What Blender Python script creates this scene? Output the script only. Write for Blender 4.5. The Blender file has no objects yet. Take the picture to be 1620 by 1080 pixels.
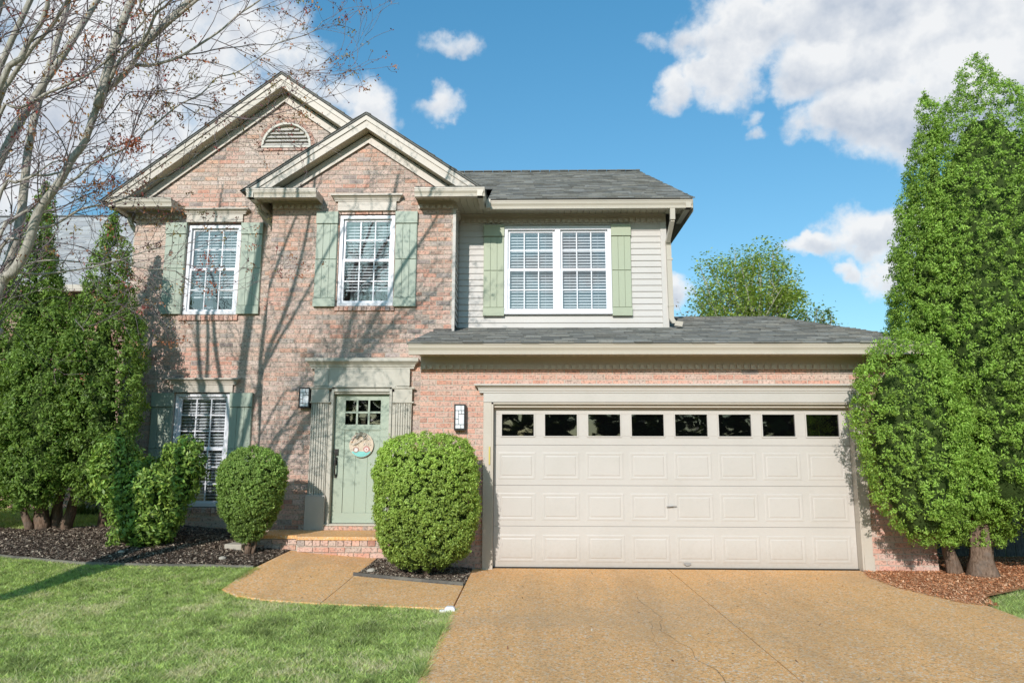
import bpy, bmesh, math, random
import numpy as np
from mathutils import Vector, noise

random.seed(7)
RNG = np.random.default_rng(11)
SC = bpy.context.scene
COL = SC.collection
R = math.radians

# ------------------------------------------------------------------ camera
cam_d = bpy.data.cameras.new('camera')
cam = bpy.data.objects.new('camera', cam_d)
COL.objects.link(cam)
cam_d.sensor_width = 36.0
cam_d.lens = 1120.0 / 1620.0 * 36.0
cam_d.clip_start = 0.05
cam_d.clip_end = 2000
cam.location = (0, -9.383, 1.48)
cam.rotation_mode = 'XYZ'
_p, _y = R(8.931), R(1.4147)
from mathutils import Matrix
_fw = Vector((-math.sin(_y) * math.cos(_p), math.cos(_y) * math.cos(_p), math.sin(_p)))
_rt = Vector((math.cos(_y), math.sin(_y), 0))
_up = _rt.cross(_fw)
_r = R(-0.15)
_rt2 = _rt * math.cos(_r) - _up * math.sin(_r)
_up2 = _up * math.cos(_r) + _rt * math.sin(_r)
cam.rotation_euler = Matrix((_rt2, _up2, -_fw)).transposed().to_euler()
SC.camera = cam

# ------------------------------------------------------------------ light
SUN_AZ, SUN_EL = 14.0, 25.0          # the sun stands behind the camera, to its left
sd = bpy.data.lights.new('sun', 'SUN')
sun = bpy.data.objects.new('sun', sd)
COL.objects.link(sun)
sd.energy = 3.15
sd.angle = R(0.5)
sd.color = (1.0, 0.94, 0.895)
_d = Vector((math.sin(R(SUN_AZ)) * math.cos(R(SUN_EL)), math.cos(R(SUN_AZ)) * math.cos(R(SUN_EL)), -math.sin(R(SUN_EL))))
sun.rotation_euler = _d.to_track_quat('-Z', 'Y').to_euler()
sun.location = (-6, -25, 14)

SC.view_settings.view_transform = 'Standard'
SC.view_settings.look = 'None'
SC.view_settings.exposure = 0.42
SC.view_settings.gamma = 1.0
SC.view_settings.use_curve_mapping = False
SC.render.engine = 'CYCLES'

W = bpy.data.worlds.new('World')
SC.world = W
W.use_nodes = True
wn = W.node_tree
wn.nodes.clear()


class NT:
    """tiny helper for node trees"""
    def __init__(s, t): s.t = t
    def n(s, typ, **kw):
        o = s.t.nodes.new(typ)
        for k, v in kw.items(): setattr(o, k, v)
        return o
    def link(s, a, b): s.t.links.new(a, b)
    def put(s, sock, v):
        if isinstance(v, bpy.types.NodeSocket): s.link(v, sock)
        elif v is not None: sock.default_value = v
    def m(s, op, a, b=None, c=None, clamp=False):
        o = s.n('ShaderNodeMath', operation=op); o.use_clamp = clamp
        s.put(o.inputs[0], a); s.put(o.inputs[1], b)
        if c is not None: s.put(o.inputs[2], c)
        return o.outputs[0]
    def vm(s, op, a, b=None, scale=None):
        o = s.n('ShaderNodeVectorMath', operation=op)
        s.put(o.inputs[0], a)
        if b is not None: s.put(o.inputs[1], b)
        if scale is not None: s.put(o.inputs['Scale'], scale)
        return o.outputs[0]
    def mix(s, f, a, b, mode='MIX'):
        o = s.n('ShaderNodeMix', data_type='RGBA', blend_type=mode)
        o.clamp_factor = True
        s.put(o.inputs[0], f); s.put(o.inputs[6], a); s.put(o.inputs[7], b)
        return o.outputs[2]
    def rng(s, v, a, b, c=0.0, d=1.0, smooth=False):
        o = s.n('ShaderNodeMapRange'); o.clamp = True
        if smooth: o.interpolation_type = 'SMOOTHSTEP'
        s.put(o.inputs[0], v); s.put(o.inputs[1], a); s.put(o.inputs[2], b); s.put(o.inputs[3], c); s.put(o.inputs[4], d)
        return o.outputs[0]
    def noise(s, vec, scale, detail=3, rough=0.5, dist=0.0):
        o = s.n('ShaderNodeTexNoise')
        if vec is not None: s.link(vec, o.inputs['Vector'])
        o.inputs['Scale'].default_value = scale; o.inputs['Detail'].default_value = detail
        o.inputs['Roughness'].default_value = rough; o.inputs['Distortion'].default_value = dist
        return o.outputs['Fac']


def build_world():
    t = NT(wn)
    out = t.n('ShaderNodeOutputWorld'); bg = t.n('ShaderNodeBackground')
    t.link(bg.outputs[0], out.inputs[0])
    S = 0.125
    bg.inputs['Strength'].default_value = S
    sky = t.n('ShaderNodeTexSky', sky_type='NISHITA')
    sky.sun_disc = False
    sky.sun_elevation = R(SUN_EL)
    sky.sun_rotation = R(180.0 + SUN_AZ)
    sky.altitude = 150; sky.air_density = 1.0; sky.dust_density = 0.6; sky.ozone_density = 1.6
    tc = t.n('ShaderNodeTexCoord')
    d = tc.outputs['Generated']
    sp = t.n('ShaderNodeSeparateXYZ'); t.link(d, sp.inputs[0])
    az = t.m('MULTIPLY', t.m('ARCTAN2', sp.outputs[0], sp.outputs[1]), 57.2958)
    el = t.m('MULTIPLY', t.m('ARCSINE', sp.outputs[2]), 57.2958)
    w1 = t.n('ShaderNodeTexNoise'); t.link(d, w1.inputs['Vector'])
    w1.inputs['Scale'].default_value = 9; w1.inputs['Detail'].default_value = 6; w1.inputs['Roughness'].default_value = .58
    ws = t.n('ShaderNodeSeparateColor'); t.link(w1.outputs['Color'], ws.inputs[0])
    azw = t.m('ADD', az, t.m('MULTIPLY', t.m('SUBTRACT', ws.outputs[0], .5), 7.0))
    elw = t.m('ADD', el, t.m('MULTIPLY', t.m('SUBTRACT', ws.outputs[1], .5), 5.0))
    blobs = [  # azimuth, elevation, half width, half height, thickness: the cumulus of the photographed sky
        (19.0, 31.6, 6.0, 3.4, 1), (28.5, 31.5, 11.0, 5.2, 1.2), (36.5, 27.5, 9.0, 8.0, 1.2), (17.2, 28.2, 3.6, 2.5, 1), (23.2, 27.6, 3.2, 2.2, 1),
        (28.5, 26.6, 6.0, 3.0, 1.1), (26.2, 24.0, 4.4, 2.2, 1.1), (31.0, 23.2, 6.5, 3.6, 1.2), (37.5, 23.0, 7.0, 4.5, 1.2),
        (12.9, 27.9, 2.0, 1.5, .8), (10.8, 31.2, 2.2, .7, .42), (14.3, 31.6, 2.0, 1.0, .7),
        (-6.72, 31.0, 2.9, 1.0, .62), (-7.3, 27.2, 2.0, .85, .5), (-13.6, 26.8, 2.7, 2.2, .85), (-16.2, 27.8, 2.2, 1.4, .7),
        (25.6, 15.9, 3.4, 1.9, 1), (28.9, 15.9, 3.2, 1.8, 1), (22.2, 15.3, 2.0, .8, .8), (27.4, 12.9, 2.8, 1.8, .9), (24.0, 13.5, .9, .8, .7),
        (18.7, 24.9, 1.0, .7, .5), (18.9, 23.8, 1.0, .5, .45),
        (-38, 22, 7.0, 4.5, 1), (-32, 25.5, 6.5, 5.0, 1), (-34, 29.5, 9.0, 4, .9), (-26.5, 27.0, 5.0, 4.0, .95), (-24.5, 31.0, 6, 3.0, .85), (-29.5, 21.5, 5.0, 3.2, .9),
        (-41, 17, 7.0, 4.5, .9), (-20, 29.5, 3.0, 2.2, .7), (11.6, 12.6, 1.8, 1.2, .8), (44, 16, 5, 3, .9)]
    dens = None; lit = None
    for a, e, ra, re, k in blobs:
        x = t.m('DIVIDE', t.m('SUBTRACT', azw, a), ra * 1.12)
        y = t.m('DIVIDE', t.m('SUBTRACT', elw, e), re * 1.12)
        dd = t.m('ADD', t.m('MULTIPLY', x, x), t.m('MULTIPLY', y, y))
        v = t.m('MULTIPLY', t.m('SUBTRACT', 1.0, dd), k)
        dens = v if dens is None else t.m('SMOOTH_MAX', dens, v, .25)
        l = t.m('MULTIPLY', t.m('MAXIMUM', v, 0), t.m('ADD', y, .15))
        lit = l if lit is None else t.m('ADD', lit, l)
    # the same kind of broken cumulus over the rest of the dome
    far = t.rng(t.m('ABSOLUTE', az), 48, 62)
    gen = t.m('MULTIPLY', t.m('SUBTRACT', t.noise(d, 3.2, 6, .55), .56), 5.0)
    fe = t.m('MULTIPLY', far, t.rng(el, 5, 14))
    gen = t.m('ADD', t.m('MULTIPLY', gen, fe), t.m('MULTIPLY', t.m('SUBTRACT', fe, 1.0), 3.0))
    high = t.rng(el, 37, 46)
    gen2 = t.m('ADD', t.m('MULTIPLY', t.m('MULTIPLY', t.m('SUBTRACT', t.noise(d, 3.2, 6, .55), .56), 5.0), high), t.m('MULTIPLY', t.m('SUBTRACT', high, 1.0), 3.0))
    dens = t.m('MAXIMUM', dens, t.m('MAXIMUM', gen, gen2))
    fb = t.noise(d, 22, 8, .6)
    fine = t.m('MULTIPLY', t.m('SUBTRACT', fb, .5), 1.7)
    dn = t.m('ADD', dens, fine)
    mask = t.rng(dn, -.10, .78, smooth=True)
    # cloud shading: bright billows on top, blue-grey undersides
    sh = t.noise(d, 7, 5, .6)
    up = t.vm('ADD', d, (0, 0, .045))
    sh2 = t.noise(up, 7, 5, .6)
    rel = t.m('ADD', t.m('MULTIPLY', t.m('SUBTRACT', sh, sh2), 2.6), t.m('MULTIPLY', lit, .75))
    core = t.rng(dn, .35, 1.5)
    b = t.m('ADD', rel, t.m('ADD', t.m('MULTIPLY', core, -.78), .92), clamp=True)
    ccol = t.mix(b, (2.9, 3.3, 3.95, 1), (5.5, 5.55, 5.6, 1))
    tint = t.mix(t.rng(el, 2, 38), (0.66, 0.79, 0.76, 1), (0.50, 1.13, 1.22, 1))
    skyc = t.mix(1.0, sky.outputs[0], tint, 'MULTIPLY')
    final = t.mix(t.m('MULTIPLY', mask, .96), skyc, ccol)
    t.link(final, bg.inputs['Color'])


build_world()

# ------------------------------------------------------------------ materials
MATS = {}


def mat(name, fn):
    m = bpy.data.materials.new(name); m.use_nodes = True
    m.node_tree.nodes.clear()
    t = NT(m.node_tree)
    out = t.n('ShaderNodeOutputMaterial')
    fn(t, out)
    MATS[name] = m
    return m


def pbsdf(t, out, col=None, rough=.6, spec=.3, metal=0.0, bump=None, bstr=.3, bdist=.01):
    p = t.n('ShaderNodeBsdfPrincipled')
    t.put(p.inputs['Base Color'], col); t.put(p.inputs['Roughness'], rough)
    p.inputs['Specular IOR Level'].default_value = spec
    p.inputs['Metallic'].default_value = metal
    if bump is not None:
        b = t.n('ShaderNodeBump'); b.inputs['Strength'].default_value = bstr; b.inputs['Distance'].default_value = bdist
        t.link(bump, b.inputs['Height']); t.link(b.outputs[0], p.inputs['Normal'])
    if out is not None: t.link(p.outputs[0], out.inputs[0])
    return p


def opos(t):
    g = t.n('ShaderNodeNewGeometry'); return g.outputs['Position']


def attr(t):
    a = t.n('ShaderNodeAttribute'); a.attribute_name = 'Col'; return a.outputs['Color']


def paint(name, col, rough=.45, wear=.10, spec=.35, grime=(.30, .28, .22), foot=0.0):
    def f(t, out):
        P = opos(t)
        n1 = t.noise(P, 1.7, 5, .6); n2 = t.noise(P, 26, 4, .6); n3 = t.noise(P, 140, 2, .5)
        c = t.mix(t.m('MULTIPLY', t.rng(n1, .42, .75), wear * 1.6), (*col, 1), (*grime, 1))
        c = t.mix(t.m('MULTIPLY', t.rng(n2, .5, .8), wear), c, (*[k * .6 for k in col], 1))
        if foot:   # splashed dirt along the foot of the door
            sp = t.n('ShaderNodeSeparateXYZ'); t.link(P, sp.inputs[0])
            f_ = t.m('MULTIPLY', t.rng(t.m('ADD', sp.outputs[2], t.m('MULTIPLY', t.m('SUBTRACT', n2, .5), .35)), .34, .0), foot)
            c = t.mix(f_, c, (.26, .20, .14, 1))
        pbsdf(t, out, c, rough, spec, bump=t.m('ADD', n3, t.m('ADD', t.m('MULTIPLY', n2, .6), t.m('MULTIPLY', t.noise(P, 3.5, 2, .5), 5.0))), bstr=.08, bdist=.004)
    return mat(name, f)


TRIM = paint('trim_paint', (.50, .445, .375), wear=.16)
TRIML = paint('lintel_paint', (.50, .468, .425), wear=.12)
TRIMD = paint('door_casing_paint', (.48, .455, .385), wear=.20)
GUTTER = paint('gutter_metal', (.49, .44, .36), .35, .12)
WHITE = paint('white_vinyl', (.70, .70, .73), .35, .05)
SAGE = paint('sage_paint', (.37, .41, .29), .5, .10)
SAGE2 = paint('sage_shutter_paint', (.35, .405, .325), .5, .16)
DOORP = paint('sage_door_paint', (.37, .43, .34), .4, .12)
DOORG = paint('garage_door_paint', (.505, .47, .43), .45, .09, foot=.38)
SIDING = paint('vinyl_siding', (.53, .50, .465), .5, .10)
SOFFIT = paint('soffit_vinyl', (.46, .42, .32), .6, .08)
BLACKM = paint('black_metal', (.012, .011, .010), .4, .0)
DARKB = paint('dark_bronze', (.035, .030, .026), .35, .0)
BRASS = paint('brass', (.55, .45, .12), .35, .0)
GREYM = paint('grey_metal', (.30, .29, .28), .4, .1)
DARKIN = paint('unlit_interior', (.035, .034, .034), .9, .0, .0)  # near-black colour stands in for the unlit inside behind the glass
CONC = paint('pale_concrete', (.42, .38, .32), .8, .3)


def f_blind(t, out):
    pbsdf(t, out, (.78, .78, .78, 1), .55, .3)
BLIND = mat('blind_slats', f_blind)


def f_curtain(t, out):
    pbsdf(t, out, (.62, .64, .70, 1), .8, .1)
CURTAIN = mat('curtain_cloth', f_curtain)


def f_glass(refl, tint):
    def f(t, out):
        tr = t.n('ShaderNodeBsdfTransparent'); tr.inputs[0].default_value = (*tint, 1)
        gl = t.n('ShaderNodeBsdfGlossy'); gl.inputs['Roughness'].default_value = .015
        n = t.noise(opos(t), 1.6, 2, .5)
        b = t.n('ShaderNodeBump'); b.inputs['Strength'].default_value = .25; b.inputs['Distance'].default_value = .01
        t.link(n, b.inputs['Height']); t.link(b.outputs[0], gl.inputs['Normal'])
        lw = t.n('ShaderNodeFresnel'); lw.inputs['IOR'].default_value = 1.5
        fac = t.m('ADD', t.m('MULTIPLY', lw.outputs[0], 1.7), refl, clamp=True)
        mx = t.n('ShaderNodeMixShader'); t.link(fac, mx.inputs[0]); t.link(tr.outputs[0], mx.inputs[1]); t.link(gl.outputs[0], mx.inputs[2])
        t.link(mx.outputs[0], out.inputs[0])
    return f
GLASS = mat('window_glass', f_glass(.13, (.86, .9, .93)))
GLASSD = mat('tinted_glass', f_glass(.055, (.25, .27, .28)))


def f_lampglass(t, out):
    pbsdf(t, out, (.72, .74, .76, 1), .25, .5)
LAMPG = mat('frosted_glass', f_lampglass)


def f_brick(t, out):
    P = opos(t); c = attr(t)
    n = t.noise(P, 34, 5, .7); n2 = t.noise(P, 120, 3, .6); n3 = t.noise(P, 9, 3, .6)
    oi = t.n('ShaderNodeObjectInfo')
    c = t.mix(t.m('MULTIPLY', t.rng(n3, .45, .7), .45), c, (.60, .49, .42, 1))
    c = t.mix(t.m('MULTIPLY', t.rng(n, .50, .62), .80), c, (.17, .12, .105, 1))
    c = t.mix(t.m('MULTIPLY', t.rng(n2, .5, .75), .30), c, (.60, .52, .44, 1))
    pbsdf(t, out, c, .9, .12, bump=t.m('ADD', n2, n), bstr=.5, bdist=.008)
BRICK = mat('brick_face', f_brick)


def f_mortar(t, out):
    P = opos(t); n = t.noise(P, 60, 4, .6); n2 = t.noise(P, 3, 3, .6)
    c = t.mix(n, (.46, .40, .33, 1), (.60, .54, .46, 1)); c = t.mix(t.m('MULTIPLY', n2, .4), c, (.3, .25, .2, 1))
    pbsdf(t, out, c, .95, .05, bump=n, bstr=.3, bdist=.005)
MORTAR = mat('mortar', f_mortar)


def f_shingle(t, out):
    P = opos(t); c = attr(t); n = t.noise(P, 160, 2, .7); n2 = t.noise(P, 2.2, 4, .6); n3 = t.noise(P, 30, 3, .6)
    c = t.mix(t.m('MULTIPLY', n, .55), c, (.28, .28, .255, 1)); c = t.mix(t.m('MULTIPLY', t.rng(n2, .45, .7), .3), c, (.13, .14, .125, 1))
    c = t.mix(t.m('MULTIPLY', t.rng(n3, .5, .8), .4), c, (.04, .04, .04, 1))
    pbsdf(t, out, c, .95, .1, bump=n, bstr=.6, bdist=.006)
SHINGLE = mat('asphalt_shingle', f_shingle)


def f_aggregate(t, out):
    P = opos(t)
    v = t.n('ShaderNodeTexVoronoi'); v.inputs['Scale'].default_value = 125; t.link(P, v.inputs['Vector'])
    v2 = t.n('ShaderNodeTexVoronoi'); v2.inputs['Scale'].default_value = 60; t.link(P, v2.inputs['Vector'])
    s = t.n('ShaderNodeSeparateColor'); t.link(v.outputs['Color'], s.inputs[0])
    s2 = t.n('ShaderNodeSeparateColor'); t.link(v2.outputs['Color'], s2.inputs[0])
    cr = t.n('ShaderNodeValToRGB'); t.link(s.outputs[0], cr.inputs[0])
    e = cr.color_ramp.elements
    e[0].position = 0; e[0].color = (.60, .27, .09, 1); e[1].position = 1; e[1].color = (.92, .76, .52, 1)
    for p_, c_ in ((.25, (.90, .44, .155, 1)), (.6, (.95, .545, .225, 1)), (.86, (.86, .48, .23, 1))):
        x = e.new(p_); x.color = c_
    c = t.mix(t.m('MULTIPLY', t.rng(s2.outputs[1], .83, .88), .60), cr.outputs[0], (.84, .76, .62, 1))
    c = t.mix(t.m('MULTIPLY', t.rng(s2.outputs[2], .85, .90), .42), c, (.24, .14, .075, 1))
    c = t.mix(t.m('MULTIPLY', t.rng(v.outputs['Distance'], .30, .62), .22), c, (.40, .23, .10, 1))
    n = t.noise(P, .8, 5, .6); n2 = t.noise(P, 4.5, 5, .65)
    c = t.mix(t.m('MULTIPLY', t.rng(n, .4, .72), .30), c, (.66, .38, .16, 1))
    c = t.mix(t.m('MULTIPLY', t.rng(n2, .5, .75), .20), c, (.48, .30, .14, 1))
    n4 = t.noise(P, .35, 3, .5, 1.5); n5 = t.noise(P, 1.9, 6, .7, .8)
    c = t.mix(t.m('MULTIPLY', t.rng(n5, .56, .70), .26), c, (.40, .25, .12, 1))
    c = t.mix(t.m('MULTIPLY', t.rng(n4, .52, .62), .22), c, (.42, .33, .23, 1))
    mp = t.n('ShaderNodeMapping'); mp.inputs['Scale'].default_value = (1.3, .14, 1); t.link(P, mp.inputs[0])
    n6 = t.noise(mp.outputs[0], 1.0, 4, .6)
    c = t.mix(t.m('MULTIPLY', t.rng(n6, .50, .66), .26), c, (.36, .25, .15, 1))
    pbsdf(t, out, c, .9, .08, bump=t.m('MULTIPLY', v.outputs['Distance'], -1.0), bstr=.45, bdist=.006)
AGG = mat('exposed_aggregate', f_aggregate)


def f_soil(a, b, sc=40):
    def f(t, out):
        P = opos(t); n = t.noise(P, sc, 5, .7); n2 = t.noise(P, 1.2, 4, .6)
        c = t.mix(n, (*a, 1), (*b, 1)); c = t.mix(t.m('MULTIPLY', t.rng(n2, .4, .7), .4), c, (*a, 1))
        pbsdf(t, out, c, .95, .05, bump=n, bstr=.8, bdist=.02)
    return f
LAWNM = mat('turf_soil', f_soil((.12, .14, .05), (.30, .29, .13), 70))
FARG = mat('distant_turf', f_soil((.10, .14, .04), (.17, .21, .07), 8))
MULCHM = mat('dark_mulch', f_soil((.025, .019, .015), (.13, .095, .072), 60))
PINEM = mat('red_mulch', f_soil((.26, .11, .05), (.58, .30, .16), 55))
STREET = mat('asphalt_road', f_soil((.045, .045, .045), (.07, .07, .07), 60))
INNER = mat('shaded_foliage_core', f_soil((.018, .030, .009), (.070, .105, .030), 22))  # dark green puts the shade between leaves into the core's colour


def f_leaf(trans=.35, rough=.5, spec=.25):
    def f(t, out):
        c = attr(t)
        p = pbsdf(t, None, c, rough, spec)
        tl = t.n('ShaderNodeBsdfTranslucent')
        t.link(t.mix(1.0, c, (1.35, 1.4, .55, 1), 'MULTIPLY'), tl.inputs[0])
        mx = t.n('ShaderNodeMixShader'); mx.inputs[0].default_value = trans
        t.link(p.outputs[0], mx.inputs[1]); t.link(tl.outputs[0], mx.inputs[2]); t.link(mx.outputs[0], out.inputs[0])
    return f
LEAF = mat('foliage', f_leaf())
GLOSSLEAF = mat('glossy_foliage', f_leaf(.25, .42, .3))
GRASSM = mat('grass_blades', f_leaf(.35, .5, .2))
CHIP = mat('bark_chips', lambda t, out: pbsdf(t, out, attr(t), .9, .1))
PLAIN = mat('painted_detail', lambda t, out: pbsdf(t, out, attr(t), .5, .3))


def f_bark(a, b, c3):
    def f(t, out):
        P = opos(t)
        mp = t.n('ShaderNodeMapping'); mp.inputs['Scale'].default_value = (1, 1, .25); t.link(P, mp.inputs[0])
        n = t.noise(mp.outputs[0], 55, 5, .65); n2 = t.noise(P, 11, 4, .6)
        c = t.mix(t.rng(n, .35, .65), (*a, 1), (*b, 1)); c = t.mix(t.m('MULTIPLY', t.rng(n2, .5, .7), .6), c, (*c3, 1))
        pbsdf(t, out, c, .9, .1, bump=n, bstr=.6, bdist=.01)
    return f
BARKM = mat('maple_bark', f_bark((.26, .24, .20), (.52, .48, .41), (.30, .30, .21)))
TWIGM = mat('maple_twig', f_bark((.13, .10, .11), (.30, .26, .25), (.17, .11, .12)))
BARKA = mat('arborvitae_bark', f_bark((.10, .065, .045), (.24, .165, .12), (.16, .13, .11)))
WOODF = mat('weathered_wood', f_bark((.10, .095, .09), (.20, .19, .18), (.06, .06, .06)))

# ------------------------------------------------------------------ mesh helpers


def link_obj(name, me, parent=None):
    o = bpy.data.objects.new(name, me); COL.objects.link(o)
    if parent is not None:
        o.parent = parent
        if parent.type == 'EMPTY': o.matrix_parent_inverse = Matrix.Translation(-parent.location)
    return o


def raw_mesh(name, V, F, m, parent=None, C=None, smooth=False):
    me = bpy.data.meshes.new(name)
    V = np.asarray(V, dtype=np.float32).reshape(-1, 3)
    if isinstance(F, np.ndarray):
        k = F.shape[1]; nf = len(F)
        me.vertices.add(len(V)); me.vertices.foreach_set('co', V.ravel())
        me.loops.add(nf * k); me.loops.foreach_set('vertex_index', F.astype(np.int32).ravel())
        me.polygons.add(nf)
        me.polygons.foreach_set('loop_start', np.arange(0, nf * k, k, dtype=np.int32))
        me.polygons.foreach_set('loop_total', np.full(nf, k, dtype=np.int32))
        me.update(calc_edges=True)
    else:
        me.from_pydata(V.tolist(), [], F); me.update()
    if C is not None:
        a = me.color_attributes.new('Col', 'FLOAT_COLOR', 'POINT')
        C = np.asarray(C, dtype=np.float32).reshape(-1, 3)
        a.data.foreach_set('color', np.hstack([C, np.ones((len(C), 1), np.float32)]).ravel())
    if smooth: me.polygons.foreach_set('use_smooth', np.ones(len(me.polygons), dtype=bool))
    me.materials.append(m)
    return link_obj(name, me, parent)


class MB:
    """collects simple solids and links them as one mesh object"""
    def __init__(s): s.V = []; s.F = []; s.C = []
    def add(s, vs, fs, col=(1, 1, 1)):
        b = len(s.V); s.V += [tuple(v) for v in vs]; s.F += [[b + i for i in f] for f in fs]; s.C += [col] * len(vs)
    def box(s, x0, x1, y0, y1, z0, z1, col=(1, 1, 1)):
        s.add([(x0, y0, z0), (x1, y0, z0), (x1, y1, z0), (x0, y1, z0), (x0, y0, z1), (x1, y0, z1), (x1, y1, z1), (x0, y1, z1)],
              [(0, 3, 2, 1), (4, 5, 6, 7), (0, 1, 5, 4), (1, 2, 6, 5), (2, 3, 7, 6), (3, 0, 4, 7)], col)
    def prism(s, poly, axis, a, b, col=(1, 1, 1)):
        """poly: 2D outline; axis 'y' -> (x,z) swept in y, axis 'x' -> (y,z) swept in x, axis 'z' -> (x,y) swept in z"""
        def P(q, w):
            if axis == 'y': return (q[0], w, q[1])
            if axis == 'x': return (w, q[0], q[1])
            return (q[0], q[1], w)
        n = len(poly)
        vs = [P(q, a) for q in poly] + [P(q, b) for q in poly]
        fs = [tuple(range(n))[::-1], tuple(range(n, 2 * n))] + [(i, (i + 1) % n, n + (i + 1) % n, n + i) for i in range(n)]
        s.add(vs, fs, col)
    def cornice(s, x0, x1, yw, prof, col=(1, 1, 1)):
        """moulding with mitred ends; prof = [(projection, z)...] bottom to top"""
        vs = []
        for p, z in prof: vs += [(x0 - p, yw, z), (x0 - p, yw - p, z), (x1 + p, yw - p, z), (x1 + p, yw, z)]
        n = len(prof); fs = []
        for i in range(n - 1):
            a = 4 * i; b = a + 4
            fs += [(a, a + 1, b + 1, b), (a + 1, a + 2, b + 2, b + 1), (a + 2, a + 3, b + 3, b + 2)]
        fs += [(0, 3, 2, 1), (4 * n - 4, 4 * n - 3, 4 * n - 2, 4 * n - 1)]
        s.add(vs, fs, col)
    def tube(s, pts, r0, r1=None, sides=8, col=(1, 1, 1)):
        r1 = r0 if r1 is None else r1
        P = [Vector(p) for p in pts]; n = len(P); vs = []; fs = []
        prev = None
        for i, p in enumerate(P):
            d = (P[min(i + 1, n - 1)] - P[max(i - 1, 0)]).normalized()
            if prev is None: u = d.orthogonal().normalized()
            else:
                u = prev - d * prev.dot(d)
                u = u.normalized() if u.length > 1e-6 else d.orthogonal().normalized()
            prev = u; w = d.cross(u)
            r = r0 + (r1 - r0) * i / max(1, n - 1)
            for k in range(sides):
                a = 2 * math.pi * k / sides
                vs.append(p + (u * math.cos(a) + w * math.sin(a)) * r)
        for i in range(n - 1):
            for k in range(sides):
                a = i * sides + k; b = i * sides + (k + 1) % sides
                fs.append((a, b, b + sides, a + sides))
        fs.append(tuple(range(sides))[::-1]); fs.append(tuple(range((n - 1) * sides, n * sides)))
        s.add(vs, fs, col)
    def build(s, name, m, parent=None, smooth=False, fix=True, bevel=0):
        o = raw_mesh(name, s.V, s.F, m, parent, s.C, smooth)
        if fix:
            bm = bmesh.new(); bm.from_mesh(o.data); bmesh.ops.recalc_face_normals(bm, faces=bm.faces)
            bm.to_mesh(o.data); bm.free()
        if bevel:
            b = o.modifiers.new('edge_softening', 'BEVEL'); b.width = bevel; b.segments = 2; b.limit_method = 'ANGLE'
        return o


def empty(name, loc, label, cat, group=None):
    o = bpy.data.objects.new(name, None); COL.objects.link(o)
    o.location = loc; o.empty_display_size = .2
    o['label'] = label; o['category'] = cat
    if group: o['group'] = group
    return o


def struct(o):
    o['kind'] = 'structure'; return o


def stuff(o):
    o['kind'] = 'stuff'; return o


def sm(t):
    t = min(max(t, 0), 1); return t * t * (3 - 2 * t)


def H(x, y):
    return 0.085 * min(max(-0.72 - x, 0), 4.5) * sm((y + 2.5) / 3.5)


def Hn(x, y):
    t = np.clip((y + 2.5) / 3.5, 0, 1); return 0.085 * np.clip(-0.72 - x, 0, 4.5) * t * t * (3 - 2 * t)


def in_poly(x, y, poly):
    """vectorised even-odd test"""
    ins = np.zeros(len(x), bool); n = len(poly)
    for i in range(n):
        x0, y0 = poly[i]; x1, y1 = poly[(i + 1) % n]
        if y0 == y1: continue
        c = ((y0 > y) != (y1 > y)) & (x < (x1 - x0) * (y - y0) / (y1 - y0) + x0)
        ins ^= c
    return ins


def sheet(name, poly, off, m, res=.25, thick=.0, parent=None):
    """polygon laid over the terrain, `off` above it, with a skirt going down"""
    bm = bmesh.new()
    vs = [bm.verts.new((x, y, 0)) for x, y in poly]
    bm.faces.new(vs)
    xs = [p[0] for p in poly]; ys = [p[1] for p in poly]
    x = math.floor(min(xs) / res) * res + res * .37
    while x < max(xs):
        bmesh.ops.bisect_plane(bm, geom=bm.verts[:] + bm.edges[:] + bm.faces[:], plane_co=(x, 0, 0), plane_no=(1, 0, 0)); x += res
    y = math.floor(min(ys) / res) * res + res * .37
    while y < max(ys):
        bmesh.ops.bisect_plane(bm, geom=bm.verts[:] + bm.edges[:] + bm.faces[:], plane_co=(0, y, 0), plane_no=(0, 1, 0)); y += res
    bmesh.ops.triangulate(bm, faces=bm.faces)
    for v in bm.verts: v.co.z = H(v.co.x, v.co.y) + off
    if thick:
        be = [e for e in bm.edges if e.is_boundary]
        r = bmesh.ops.extrude_edge_only(bm, edges=be)
        for v in r['geom']:
            if isinstance(v, bmesh.types.BMVert): v.co.z -= thick
    bmesh.ops.recalc_face_normals(bm, faces=bm.faces)
    me = bpy.data.meshes.new(name); bm.to_mesh(me); bm.free(); me.materials.append(m)
    if len(me.polygons) and me.polygons[0].normal.z < 0: me.flip_normals()
    return link_obj(name, me, parent)
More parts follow.
